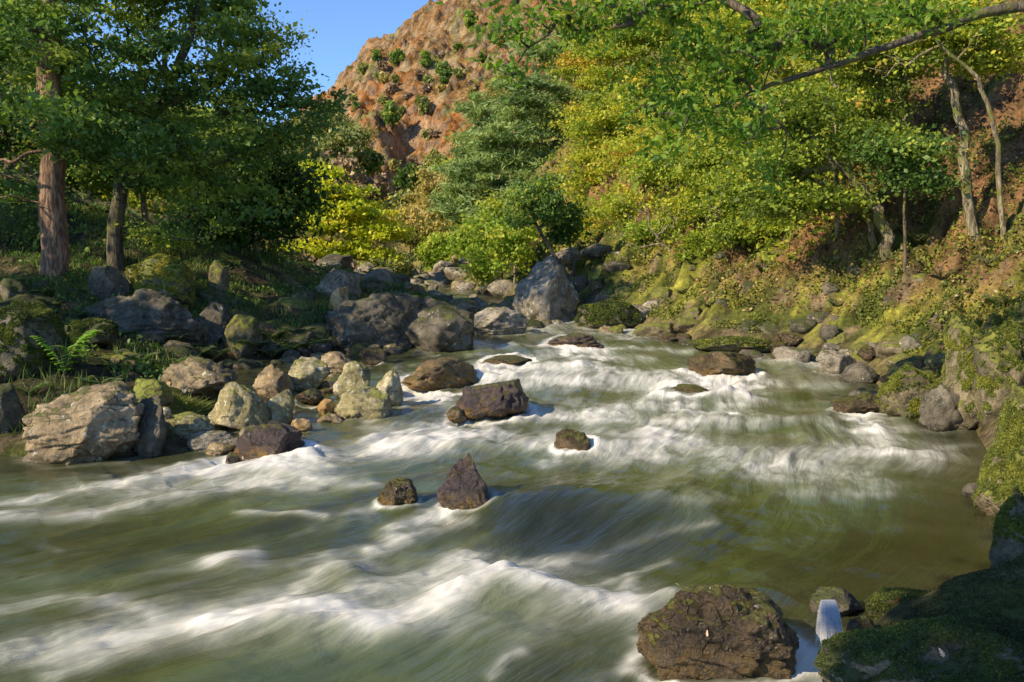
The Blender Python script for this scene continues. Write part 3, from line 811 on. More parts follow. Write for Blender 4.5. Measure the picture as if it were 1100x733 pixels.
# shared small rock meshes
LIB = {}
def libmesh(mat, k):
    if (mat, k) not in LIB:
        P, Fc = rock_shape(500 + k * 13 + sum(map(ord, mat)), 3 if k % 2 else 4, 8, .12)
        LIB[(mat, k)] = mesh_np('loose_rock', P, Fc, RM[mat], vattr={'hz': P[:, 2] * .5 + .6})
    return LIB[(mat, k)]
rnd = random.Random(11)
def small_rock(x, y, s, mat, label, group, base=None, zs=.7, name='loose_boulder', cat='boulder'):
    o = link(name, libmesh(mat, rnd.randrange(7)))
    z = max(Tz(x, y), float(W(y)) - .25 * s) if base is None else base
    o.location = (x, y, z + s * .18)
    o.scale = (s * rnd.uniform(.8, 1.3), s * rnd.uniform(.7, 1.1), s * zs * rnd.uniform(.7, 1.15))
    o.rotation_euler = (rnd.uniform(-.3, .3), rnd.uniform(-.3, .3), rnd.uniform(0, 6.28))
    return tag(o, label, cat, group)
# boulder-choked stream beyond the rapids
n = 0
while n < 120:
    y = rnd.uniform(23, 52); x = xcen(y) + rnd.gauss(0, 2.6)
    s = rnd.uniform(.18, .62) * (1.5 if rnd.random() < .12 else 1)
    if abs(float(sdist(np.array([x]), np.array([y]))[0])) > 2.6: continue
    small_rock(float(x), y, s, rnd.choice(['grey', 'grey', 'grey', 'dark', 'tan', 'mossy']), 'loose grey boulder in the jumble choking the stream above the rapids', 'boulders choking the upstream channel'); n += 1
# stones along left edge, right edge
def along_edge(pts, cnt, label, group, mats, smin, smax, off):
    P = np.array([hitw(*p)[:2] for p in pts]); seg = np.linalg.norm(np.diff(P, axis=0), axis=1)
    for i in range(cnt):
        k = rnd.choices(range(len(seg)), weights=list(seg))[0]; t = rnd.random()
        p = P[k] * (1 - t) + P[k + 1] * t; e = (P[k + 1] - P[k]) / seg[k]; nn = np.array([-e[1], e[0]])
        p = p + nn * rnd.gauss(off, .28)
        small_rock(float(p[0]), float(p[1]), rnd.uniform(smin, smax), rnd.choice(mats), label, group, name='waterside_stone', cat='stone')
along_edge([(140, 486), (236, 470), (300, 488)], 22, 'small pale stone packed between the left waterside boulders', 'small stones among the left waterside boulders', ['tan', 'pale', 'grey', 'dark'], .07, .2, .1)
along_edge([(250, 400), (330, 388), (390, 381), (440, 373)], 26, 'small dark stone along the shaded back edge of the side channel', 'stones along the side channel', ['dark', 'tan', 'darkmoss'], .1, .26, .25)
along_edge([(300, 440), (350, 436), (400, 450), (350, 400)], 14, 'small olive stone wedged in the channel rock group', 'small stones in the channel rock group', ['tan', 'pale', 'wet'], .06, .16, 0)
along_edge([(640, 350), (745, 371), (850, 383)], 34, 'brown stone at the foot of the sunlit right bank', 'stones at the foot of the right bank', ['tan', 'mossy', 'wet', 'dark'], .08, .26, .05)
along_edge([(850, 383), (900, 392), (940, 410), (970, 440), (1045, 458)], 40, 'dark stone along the shaded foot of the right crag', 'stones at the foot of the right crag', ['dark', 'mossy', 'wet', 'grey'], .08, .28, .15)
along_edge([(560, 352), (640, 348), (690, 352)], 14, 'dark stone beside the giant grey boulder', 'stones round the giant boulder', ['dark', 'grey', 'darkmoss'], .15, .4, .3)
# mossy outcrops in the right slope
n = 0
while n < 60:
    px = rnd.uniform(640, 1100); py = rnd.uniform(265, 450)
    p = hitT(px, py)
    sd_ = float(sdist(np.array([p[0]]), np.array([p[1]]))[0])
    if sd_ < .25 or sd_ > 9 or p[1] > 40: continue
    small_rock(p[0], p[1] + .1, rnd.uniform(.08, .28) * (1.3 if sd_ < 1.5 else .8), rnd.choice(['mossy', 'mossy', 'darkmoss', 'dark']), 'mossy rock set in the steep right bank', 'mossy rocks in the right bank', base=float(p[2]) - .08, name='mossy_rock', cat='rock'); n += 1
n = 0
while n < 46:
    px = rnd.uniform(0, 400); py = rnd.uniform(300, 400)
    p = hitT(px, py)
    sd_ = float(sdist(np.array([p[0]]), np.array([p[1]]))[0])
    if sd_ < .2 or p[1] > 40: continue
    small_rock(p[0], p[1], rnd.uniform(.12, .42), rnd.choice(['darkmoss', 'darkmoss', 'dark', 'mossy']), 'dark mossy rock in the shaded left bank', 'mossy rocks in the left bank', base=float(p[2]) - .05, name='mossy_rock', cat='rock'); n += 1

# ------------------------------------------------------------------ leaves and trees
OAK = np.array([(-1, 0), (-.55, .22), (-.45, .12), (-.15, .38), (-.02, .2), (.3, .48), (.42, .25), (.75, .34), (1, 0), (.75, -.34), (.42, -.25), (.3, -.48), (-.02, -.2), (-.15, -.38), (-.45, -.12), (-.55, -.22)])
def leaf_oak(C, L, rs, up=.4):
    n = len(C); k = len(OAK)
    nrm = rs.normal(size=(n, 3)); nrm[:, 2] = nrm[:, 2] * (1 - up) + up * 1.4; nrm /= np.linalg.norm(nrm, axis=1)[:, None]
    a = rs.normal(size=(n, 3)); u = a - nrm * (a * nrm).sum(1)[:, None]; u /= np.linalg.norm(u, axis=1)[:, None]
    v = np.cross(nrm, u); s = rs.uniform(.6, 1.25, n)[:, None, None] * L
    V = C[:, None, :] + (OAK[None, :, 0:1] * u[:, None, :] + OAK[None, :, 1:2] * v[:, None, :] - (OAK[None, :, 0:1] ** 2) * .18 * nrm[:, None, :]) * s
    # two strips of quads from the midrib outline
    idx = []
    for i in range(7): idx.append((i, i + 1, k - 1 - i, (k - i) % k))
    idx.append((7, 8, 8, 9))
    q = np.array([(i, i + 1, (k - 1 - i), (k - i) % k) for i in range(7)] ) 
    Fq = (np.arange(n)[:, None, None] * k + q[None]).reshape(-1, 4)
    tri = np.array([(7, 8, 9, 7)])
    return V.reshape(-1, 3), Fq, len(q)

def tube(path, rad, sides, V, Fc):
    path = np.asarray(path, float); n = len(path); base = sum(len(v) for v in V)
    tg = np.gradient(path, axis=0); tg /= np.linalg.norm(tg, axis=1)[:, None] + 1e-9
    ref = np.array([.3, .9, .1]) if abs(tg[0][2]) > .6 else np.array([0, 0, 1.])
    a = np.cross(tg, ref); a /= np.linalg.norm(a, axis=1)[:, None] + 1e-9; b = np.cross(tg, a)
    th = np.linspace(0, 2 * np.pi, sides, endpoint=False)
    rad = np.asarray(rad)[:, None, None]
    ring = path[:, None, :] + rad * (np.cos(th)[None, :, None] * a[:, None, :] + np.sin(th)[None, :, None] * b[:, None, :])
    V.append(ring.reshape(-1, 3))
    i = np.arange(n - 1)[:, None] * sides; j = np.arange(sides)[None, :]; j2 = (j + 1) % sides
    Fc.append(np.stack([base + i + j, base + i + j2, base + i + sides + j2, base + i + sides + j], -1).reshape(-1, 4))

SUNV = np.array([-0.72, -0.45, 0.53]); SUNV /= np.linalg.norm(SUNV)
GAPS = [(hitT(160, 318) + np.array([0, .4, .55]), .75), (hitT(150, 362) + np.array([0, .2, .7]), .30), (hitT(232, 312) + np.array([0, .1, .4]), .42), (hitT(70, 403) + np.array([0, 0, .35]), .45),
        (hitT(103, 372) + np.array([0, 0, .2]), .35), (hitw(363, 330) + np.array([0, .3, .3]), .35), (hitT(205, 385), .35), (hitT(280, 372), .3), (hitT(40, 330), .35), (at(345, 300, 33), .6)]  # crown openings shaped along sun rays to let dapples reach these spots
def make_tree(name, label, cat, trunk, r0, ells, ncl, nleaf, L, Wd, leaf, bark, rc=.5, seed=1, flat=.6, up=.35, group=None, rtop=.25, vbias=0.0, tipr=.008, shell=2.4, minf=.25, gnarl=.06, leafshape='quad', flare=1.5, trunkname='trunk', curve=.25):
    rs = np.random.RandomState(seed)
    trunk = np.array(trunk, float); base = trunk[0].copy()
    tr = catmull(trunk, 7); nt_ = len(tr)
    tr[1:-1] += rs.normal(size=(nt_ - 2, 3)) * r0 * gnarl * 2
    nodes = [tuple(p) for p in tr]; par = [-1] + list(range(nt_ - 1))
    inc = [tuple(d) for d in np.gradient(tr, axis=0)]
    # cluster centres
    C = []
    vol = np.array([e[3] * e[4] * e[5] for e in ells]) ** .67; vol /= vol.sum()
    for e, f in zip(ells, vol):
        k = max(3, int(ncl * f)); d = rs.normal(size=(k, 3)); d /= np.linalg.norm(d, axis=1)[:, None]
        rr = rs.uniform(0, 1, k) ** (1 / shell)
        C.append(np.array(e[:3]) + d * rr[:, None] * np.array(e[3:6]) * (1 + .22 * fbm(d[:, 0] * 2 + seed, d[:, 1] * 2, d[:, 2] * 2, 2))[:, None])
    C = np.concatenate(C)
    mid = tr[int(nt_ * .5)]
    C = C[np.argsort(np.linalg.norm(C - mid, axis=1))]
    ids = []; start = int(nt_ * minf)
    for c in C:
        NA = np.array(nodes)
        d = NA - c; dist = np.linalg.norm(d, axis=1) + .9 * np.maximum(d[:, 2], 0); dist[:start] = 1e9
        j = int(np.argmin(dist)); p = NA[j]
        # intermediate node so limbs curve
        ln = np.linalg.norm(c - p)
        if ln > .5:
            m = (p + c) / 2 + np.array([0, 0, curve * .5 * ln * rs.uniform(-.4, 1)]) + rs.normal(size=3) * ln * .09
            nodes.append(tuple(m)); par.append(j); j = len(nodes) - 1
        nodes.append(tuple(c)); par.append(j); ids.append(len(nodes) - 1)
    cnt = np.zeros(len(nodes))
    for i in ids: cnt[i] = 1
    for i in range(len(nodes) - 1, nt_ - 1, -1):
        if cnt[i] == 0: cnt[i] = 1
        cnt[par[i]] += cnt[i] if par[i] >= nt_ else 0
    rad = tipr * np.maximum(cnt, 1) ** .55
    tt = np.linspace(0, 1, nt_); trr = r0 * (1 - tt * (1 - rtop)); trr[0] *= flare; trr[1] *= 1 + (flare - 1) * .35
    NA = np.array(nodes)
    V = []; Fc = []
    tube(tr, trr, 14, V, Fc)
    for i in range(nt_, len(nodes)):
        j = par[i]; p, c = NA[j], NA[i]
        ln = np.linalg.norm(c - p)
        r1 = rad[i]; rj = min(trr[j] * .75 if j < nt_ else rad[j], rad[i] * 1.25)
        ts = np.linspace(0, 1, 4)
        if j >= nt_:
            g = NA[j] - NA[par[j]]; g = g / (np.linalg.norm(g) + 1e-9)
        else: g = (c - p) / (ln + 1e-9) + np.array([0, 0, .25])
        b = p + g * ln * .33
        path = [(1 - t) ** 2 * p + 2 * t * (1 - t) * b + t * t * c for t in ts]
        tube(path, [rj + (r1 - rj) * t for t in ts], 6 if r1 > .02 else 4, V, Fc)
    root = bpy.data.objects.new(name, None); COL.objects.link(root); root.location = base; root.empty_display_size = .3
    tag(root, label, cat, group)
    me = mesh_np(trunkname, np.concatenate(V) - base, np.concatenate(Fc), BM[bark]); link(trunkname, me, root)
    # leaves
    if nleaf:
        k = rs.randint(0, len(C), nleaf)
        off = rs.normal(size=(nleaf, 3)) * rc; off[:, 2] *= flat
        off *= rs.uniform(.3, 1, (nleaf, 1))
        csz = rs.uniform(.6, 1.35, len(C))
        P = C[k] + off * csz[k][:, None]
        cv = rs.uniform(0, 1, len(C))
        if not any(w_ in label for w_ in ('yellow tree with', 'boughs hang')):
            keep = np.ones(len(P), bool)
            for gp, gr in GAPS:
                q = P - gp; t_ = q @ SUNV; keep &= ~((t_ > 1.2) & (np.linalg.norm(q - t_[:, None] * SUNV, axis=1) < gr))
            P = P[keep]; k = k[keep]; nleaf = len(P)
        zn = (P[:, 2] - P[:, 2].min()) / (np.ptp(P[:, 2]) + 1e-6)
        var = np.clip(.68 * cv[k] + .32 * rs.uniform(0, 1, nleaf) + vbias + .12 * (zn - .5), 0, 1)
        if leafshape == 'oak':
            Vv, Fq, m = leaf_oak(P, L, rs); var = np.repeat(var, m)
        else:
            Vv, Fq = leaf_quads(P, L, Wd, rs, up)
        me = mesh_np('crown', Vv - base, Fq, LM[leaf], smooth=False, fattr={'var': var}); link('crown', me, root)
    return root

def E(px, py, Y, rx, ry, dm=None):
    p = at(px, py, Y); k = Y / F
    return (p[0], p[1], p[2], rx * k, dm if dm else rx * k * .8, ry * k)
def TP(Y, *pts):   # trunk path from pixels at one distance, first point dropped to the ground
    out = [at(px, py, Y) for px, py in pts]
    g = Tz(out[0][0], out[0][1])
    out[0][2] = g - .45
    return out

# --- left wood
make_tree('fir_tree', 'tall straight conifer with thick brown trunk at the left edge', 'fir tree', TP(17.5, (58, 305), (56, 180), (54, 50), (52, -120), (50, -260)), .27,
          [E(30, 60, 17.5, 110, 60), E(90, 150, 17, 80, 45), E(20, 190, 17, 60, 40), E(60, -60, 17.5, 150, 60)], 150, 26000, .055, .03, 'dark', 'fir', rc=.42, seed=1, vbias=.06, flat=.35, up=.6, minf=.3, rtop=.5, curve=-.1, flare=1.35)
make_tree('spreading_tree', 'large dark spreading tree whose crown reaches over the left bank', 'tree', TP(19.5, (124, 290), (126, 230), (145, 160), (185, 90), (215, 0), (225, -60)), .19,
          [E(210, 70, 19.5, 110, 80), E(285, 130, 19.5, 62, 45), E(328, 106, 20, 36, 20), E(265, 70, 19.5, 50, 40), E(300, 95, 20, 40, 22), E(140, 140, 19, 80, 60), E(235, 190, 20, 70, 50), E(180, -20, 19.5, 100, 60), E(250, 10, 20, 45, 45), E(170, 250, 20.5, 50, 12)], 340, 37000, .045, .03, 'dark', 'dark', rc=.36, seed=2, flat=.35, up=.6, vbias=.10)
make_tree('understorey_tree', 'thin-stemmed dark tree right of the spreading tree', 'tree', TP(23, (275, 300), (276, 250), (272, 180), (262, 100)), .07,
          [E(270, 180, 23, 55, 60), E(300, 220, 23, 38, 40), E(245, 240, 23, 40, 35)], 90, 17000, .055, .036, 'mid', 'pale', rc=.42, seed=3, vbias=-.2)
make_tree('understorey_tree', 'yellowing shaded tree behind the conifer trunk', 'tree', TP(24, (20, 290), (10, 200), (0, 80), (0, -40)), .14,
          [E(20, 120, 24, 110, 80), E(0, 10, 24, 110, 60), E(60, 190, 25, 40, 30)], 110, 15000, .06, .04, 'mid', 'dark', rc=.55, seed=4, vbias=-.15)
make_tree('backdrop_tree', 'pale green tree glimpsed through the dark crown on the left', 'tree', TP(27, (160, 285), (155, 220), (150, 140), (150, 60)), .12,
          [E(150, 140, 27, 60, 34), E(110, 185, 27, 40, 20), E(190, 190, 27, 40, 20)], 80, 9000, .07, .045, 'ygreen', 'pale', rc=.6, seed=5, vbias=-.25)
make_tree('backdrop_tree', 'sunlit lime-green tree far behind the spreading tree', 'tree', TP(46, (215, 280), (212, 220), (210, 160), (208, 110)), .12,
          [E(215, 150, 46, 60, 30), E(180, 190, 46, 60, 30), E(245, 200, 46, 44, 26), E(210, 235, 46, 60, 20)], 110, 22000, .075, .05, 'birch', 'pale', rc=.7, seed=105)
make_tree('backdrop_tree', 'sunlit yellow-green tree glimpsed between the conifer and the spreading tree', 'tree', TP(44, (110, 280), (108, 220), (105, 160), (104, 110)), .12,
          [E(95, 160, 44, 56, 36), E(130, 205, 44, 50, 26), E(60, 220, 44, 50, 26), E(20, 170, 44, 50, 40)], 110, 22000, .075, .05, 'ygreen', 'pale', rc=.7, seed=106, vbias=.05)
make_tree('riverside_shrub', 'dark twiggy shrub behind the standing stone', 'shrub', TP(24, (215, 305), (215, 280), (220, 250)), .05,
          [E(200, 265, 24, 60, 26), E(280, 285, 24, 50, 22), E(120, 270, 25, 60, 25)], 80, 15000, .05, .03, 'olive', 'dark', rc=.5, seed=6, vbias=-.3)
make_tree('riverside_shrub', 'low dark bramble under the conifer at the left edge', 'shrub', TP(21, (20, 310), (25, 285), (30, 265)), .05,
          [E(20, 275, 21, 60, 28), E(85, 285, 21, 30, 20)], 60, 12000, .05, .03, 'dark', 'dark', rc=.4, seed=7)
# trees out of the frame on the left whose shade lies over the bank
make_tree('bankside_tree', 'dense tree beside the left bank outside the picture', 'tree', [(-14.5, 11.5, Tz(-14.5, 11.5) - .2), (-14.3, 11.6, 4), (-14.4, 11.4, 8), (-14.2, 11.3, 11)], .2,
          [(-14.3, 11.4, 7.0, 3.2, 2.6, 3.2)], 90, 12000, .09, .06, 'dark', 'dark', rc=.5, seed=8)
make_tree('bankside_tree', 'second dense tree beside the left bank, set farther back', 'tree', [(-17.5, 17.0, Tz(-17.5, 17) - .2), (-17.3, 17.1, 5), (-17.2, 17, 9), (-17, 17, 13)], .22,
          [(-17.5, 17, 8.0, 3.2, 2.6, 3.4)], 90, 11000, .09, .06, 'dark', 'dark', rc=.6, seed=9)
make_tree('bankside_tree', 'slim tree behind the photographer shading the near right rocks', 'tree', [(-6.4, -3.6, -.3), (-6.2, -3.0, 2.5), (-5.6, -2.0, 5), (-5.2, -1.2, 7)], .13,
          [(-4.5, -.9, 6.0, 1.7, 1.4, 1.1), (-3.6, -.3, 5.8, 1.1, 1.0, .7)], 90, 15000, .07, .05, 'dark', 'dark', rc=.35, seed=10)

# --- yellow maple and mid-valley shrubs
make_tree('maple_tree', 'bright yellow tree with spreading tiers above the stream', 'maple tree', TP(38, (326, 300), (338, 280), (356, 255), (365, 220), (350, 190)), .10,
          [E(342, 188, 38, 32, 12), E(360, 206, 38, 44, 12), E(330, 220, 38, 34, 11), E(378, 226, 38, 52, 12), E(345, 243, 38, 48, 12), E(402, 252, 38, 42, 11), E(355, 266, 37.5, 56, 9), E(405, 274, 38, 34, 7), E(318, 210, 38, 20, 9), E(425, 243, 38, 22, 8)], 220, 26000, .065, .045, 'yellow', 'dark', rc=.40, seed=11, flat=.3, up=.6, vbias=.08)
def shrub(label, px, py, Y, rx, ry, leaf, seed, n=5000, cat='shrub', name='hillside_shrub', L=.10, bark='dark', group=None, vb=0., ground=None):
    p = at(px, py + ry, Y); z = p[2]
    return make_tree(name, label, cat, [(p[0], p[1], z - .3), (p[0] + .1, p[1], z + ry * .6 * Y / F), tuple(at(px, py, Y))], .03 + rx * Y / F * .02,
        [E(px, py, Y, rx, ry)], 30, n, L, L * .6, leaf, bark, rc=max(.25, rx * Y / F * .22), seed=seed, group=group, vbias=vb, minf=.2, flat=.8)
SH = [
 ('olive-green bushy tree above the yellow maple', 365, 160, 70, 34, 22, 'olive'), ('brown leafless thicket behind the yellow maple', 345, 190, 66, 44, 22, 'brown'),
 ('brown leafless bush right of the yellow maple top', 402, 205, 66, 24, 14, 'brown'), ('green bush at the foot of the gully left side', 395, 180, 72, 16, 16, 'mid'),
 ('small bright green bush in the orange gully', 440, 190, 78, 17, 9, 'mid'), ('pale olive shrub on the skyline spur left of the hill', 345, 135, 80, 30, 18, 'olive'),
 ('ochre birch thicket filling the valley floor', 455, 235, 58, 34, 30, 'ochre'), ('golden-brown thicket beside the pines', 492, 245, 55, 24, 30, 'ochre'),
 ('yellow-olive bush between maple and ochre thicket', 432, 225, 62, 16, 18, 'olive'), ('leafy green bush low beside the stream bend', 505, 285, 44, 26, 18, 'birch'),
 ('shaded green bank shrub under the maple', 420, 292, 45, 38, 14, 'olive'), ('brown shaded thicket left of the stream bend', 352, 285, 42, 26, 18, 'brown'),
 ('green young trees on the hill foot left of the pines', 510, 175, 75, 26, 28, 'mid'), ('olive scrub below the hill crag', 465, 175, 90, 14, 14, 'olive'),
 ('grey-green scrub at the hill foot behind the maple', 320, 175, 60, 34, 26, 'olive'), ('orange-brown bracken bush above the pines', 530, 120, 85, 14, 34, 'ochre'),
 ('olive scrub left of the maple crown', 300, 215, 48, 20, 26, 'olive'),
]
for i, (lab, px, py, Y, rx, ry, lf) in enumerate(SH):
    shrub(lab, px, py, Y, rx, ry, lf, 40 + i, n=4500 if lf != 'brown' else 2600, L=.10 if Y < 60 else .14)
VT = [
 ('tall feathery golden birch in the valley floor left of the pines', 470, 215, 56, 26, 38, 'ochre'), ('yellow-green birch clump at the left foot of the pine slope', 500, 225, 60, 24, 34, 'olive'),
 ('sunlit green-gold tree below the pines by the stream bend', 520, 262, 42, 30, 24, 'birch'), ('pale gold thicket right of the maple', 440, 250, 52, 22, 22, 'ochre'),
 ('green-yellow tree filling the gap above the stream bend', 478, 268, 46, 26, 18, 'birch'), ('light green tree on the slope under the bracken crag', 488, 190, 80, 20, 22, 'birch'),
 ('orange-gold birch on the slope beside the pines', 525, 140, 78, 14, 30, 'ochre'), ('bright green scrub at the lower edge of the bracken hill', 455, 200, 82, 20, 10, 'mid'),
 ('green-gold tree on the upper slope right of the tallest pine', 640, 60, 60, 34, 44, 'olive'), ('olive tree on the spur behind the brown thicket', 378, 150, 90, 24, 14, 'olive'),
]
for i, (lab, px, py, Y, rx, ry, lf) in enumerate(VT):
    shrub(lab, px, py, Y, rx, ry, lf, 140 + i, n=6500, L=.085 if Y < 60 else .11, name='valley_tree', cat='tree', bark='pale')
# small trees on the craggy hill
HT = [('dark green tree on the upper crag of the hill', 427, 61, 7, 9), ('small dark tree on the skyline of the hill', 405, 60, 4, 5), ('tiny dark tree on the left skyline of the hill', 390, 73, 4, 4),
      ('dark holly low on the crag of the hill', 420, 123, 9, 13), ('round green tree in the middle of the hill', 477, 76, 9, 10), ('pale green bush right of the middle of the hill', 455, 112, 8, 10),
      ('small dark thorn on the middle crag of the hill', 457, 64, 5, 9), ('green bush near the top of the hill', 505, 22, 6, 10)]
rh = random.Random(3)
SCR = [('low scrub bush dotted on the bracken hillside', rh.uniform(372, 540), 0, rh.uniform(2.5, 5), rh.uniform(2, 5)) for i in range(46)]
SCR = [(l, px, rh.uniform(max(6, np.interp(px, [p[0] for p in RX], [p[1] for p in RX]) + 14), 205), a, b) for l, px, _, a, b in SCR]
for i, (lab, px, py, rx, ry) in enumerate(HT + SCR):
    a, b = ray(px, py + ry)
    Ys = np.linspace(85, 175, 1200); zz = CAMZ + b * Ys; hz_ = hillz(a * Ys, Ys)
    k = np.nonzero(zz < hz_)[0]; Y = Ys[k[0]] if len(k) else 168.
    if i < len(HT): shrub(lab, px, py, float(Y) - .6, rx, ry, ['dark', 'olive'][i % 3 == 2], 80 + i, n=1500, cat='tree', name='hillside_tree', L=.2, vb=.1)
    else: shrub(lab, px, py, float(Y) - .3, rx, ry, rh.choice(['olive', 'olive', 'mid', 'ochre', 'brown']), 80 + i, n=420, cat='bush', name='hillside_bush', L=.2, group='scrub bushes dotted over the hill')

# --- pines
def pine(label, Y, trunk, ells, seed, r0=.2, n=16000):
    n = int(n * 1.25)
    make_tree('pine_tree', label, 'pine tree', TP(Y, *trunk), r0, ells, 150, n, .17, .035, 'pine', 'pine', rc=.62, seed=seed, flat=.28, up=.7, minf=.3, curve=-.15, rtop=.3)
pine('blue-green pine with layered boughs beside the bracken hill', 50, [(545, 300), (548, 230), (552, 160), (556, 100)], [E(562, 100, 50, 36, 24), E(545, 150, 50, 42, 28), E(525, 195, 50, 46, 28), E(515, 235, 50, 40, 18), E(580, 190, 50, 36, 30), E(500, 215, 50, 30, 20)], 21, .2, 22000)
pine('slim blue-green pine at the left end of the pine stand', 62, [(515, 280), (517, 220), (520, 150), (524, 100)], [E(522, 120, 62, 22, 22), E(516, 160, 62, 28, 22), E(508, 200, 62, 30, 20)], 28, .2, 12000)
pine('tallest blue-green pine, its top behind the oak leaves', 54, [(598, 300), (600, 200), (602, 120), (604, 60)], [E(600, 60, 54, 40, 26), E(590, 110, 54, 46, 26), E(610, 160, 54, 44, 34), E(570, 135, 54, 34, 24)], 22, .24, 18000)
pine('lower blue-green pine right of the stream bend', 44, [(560, 305), (562, 270), (558, 230)], [E(545, 235, 44, 34, 14), E(555, 260, 44, 36, 14), E(575, 215, 44, 30, 18)], 23, .13, 10000)
# --- small trees at the giant boulder
make_tree('leaning_tree', 'dark-leaved tree leaning left over the giant grey boulder', 'tree', TP(25.5, (624, 338), (612, 300), (590, 265), (575, 238), (572, 215)), .085,
          [E(566, 212, 25.5, 22, 16), E(590, 222, 25.5, 18, 20), E(560, 235, 25.3, 14, 10), E(582, 198, 25.5, 14, 8)], 80, 7500, .042, .028, 'dark', 'dark', rc=.2, seed=24, vbias=.1)
make_tree('slender_tree', 'slim dark tree standing beside the leaning tree', 'tree', TP(26, (618, 325), (616, 280), (606, 240), (600, 200)), .06,
          [E(610, 236, 26, 12, 20), E(604, 255, 26, 10, 8)], 40, 2600, .05, .034, 'mid', 'dark', rc=.3, seed=25)
make_tree('birch_tree', 'pale-stemmed birch left of the giant boulder', 'birch tree', TP(30, (541, 322), (538, 280), (534, 240), (530, 205)), .045,
          [E(532, 250, 30, 26, 34), E(520, 285, 30, 20, 16)], 70, 7000, .05, .035, 'birch', 'pale', rc=.32, seed=26)
make_tree('birch_tree', 'second thin birch touching the boulder side', 'birch tree', TP(29, (552, 322), (553, 280), (552, 250), (550, 220)), .04,
          [E(552, 262, 29, 22, 30)], 50, 5000, .05, .035, 'birch', 'pale', rc=.3, seed=27)

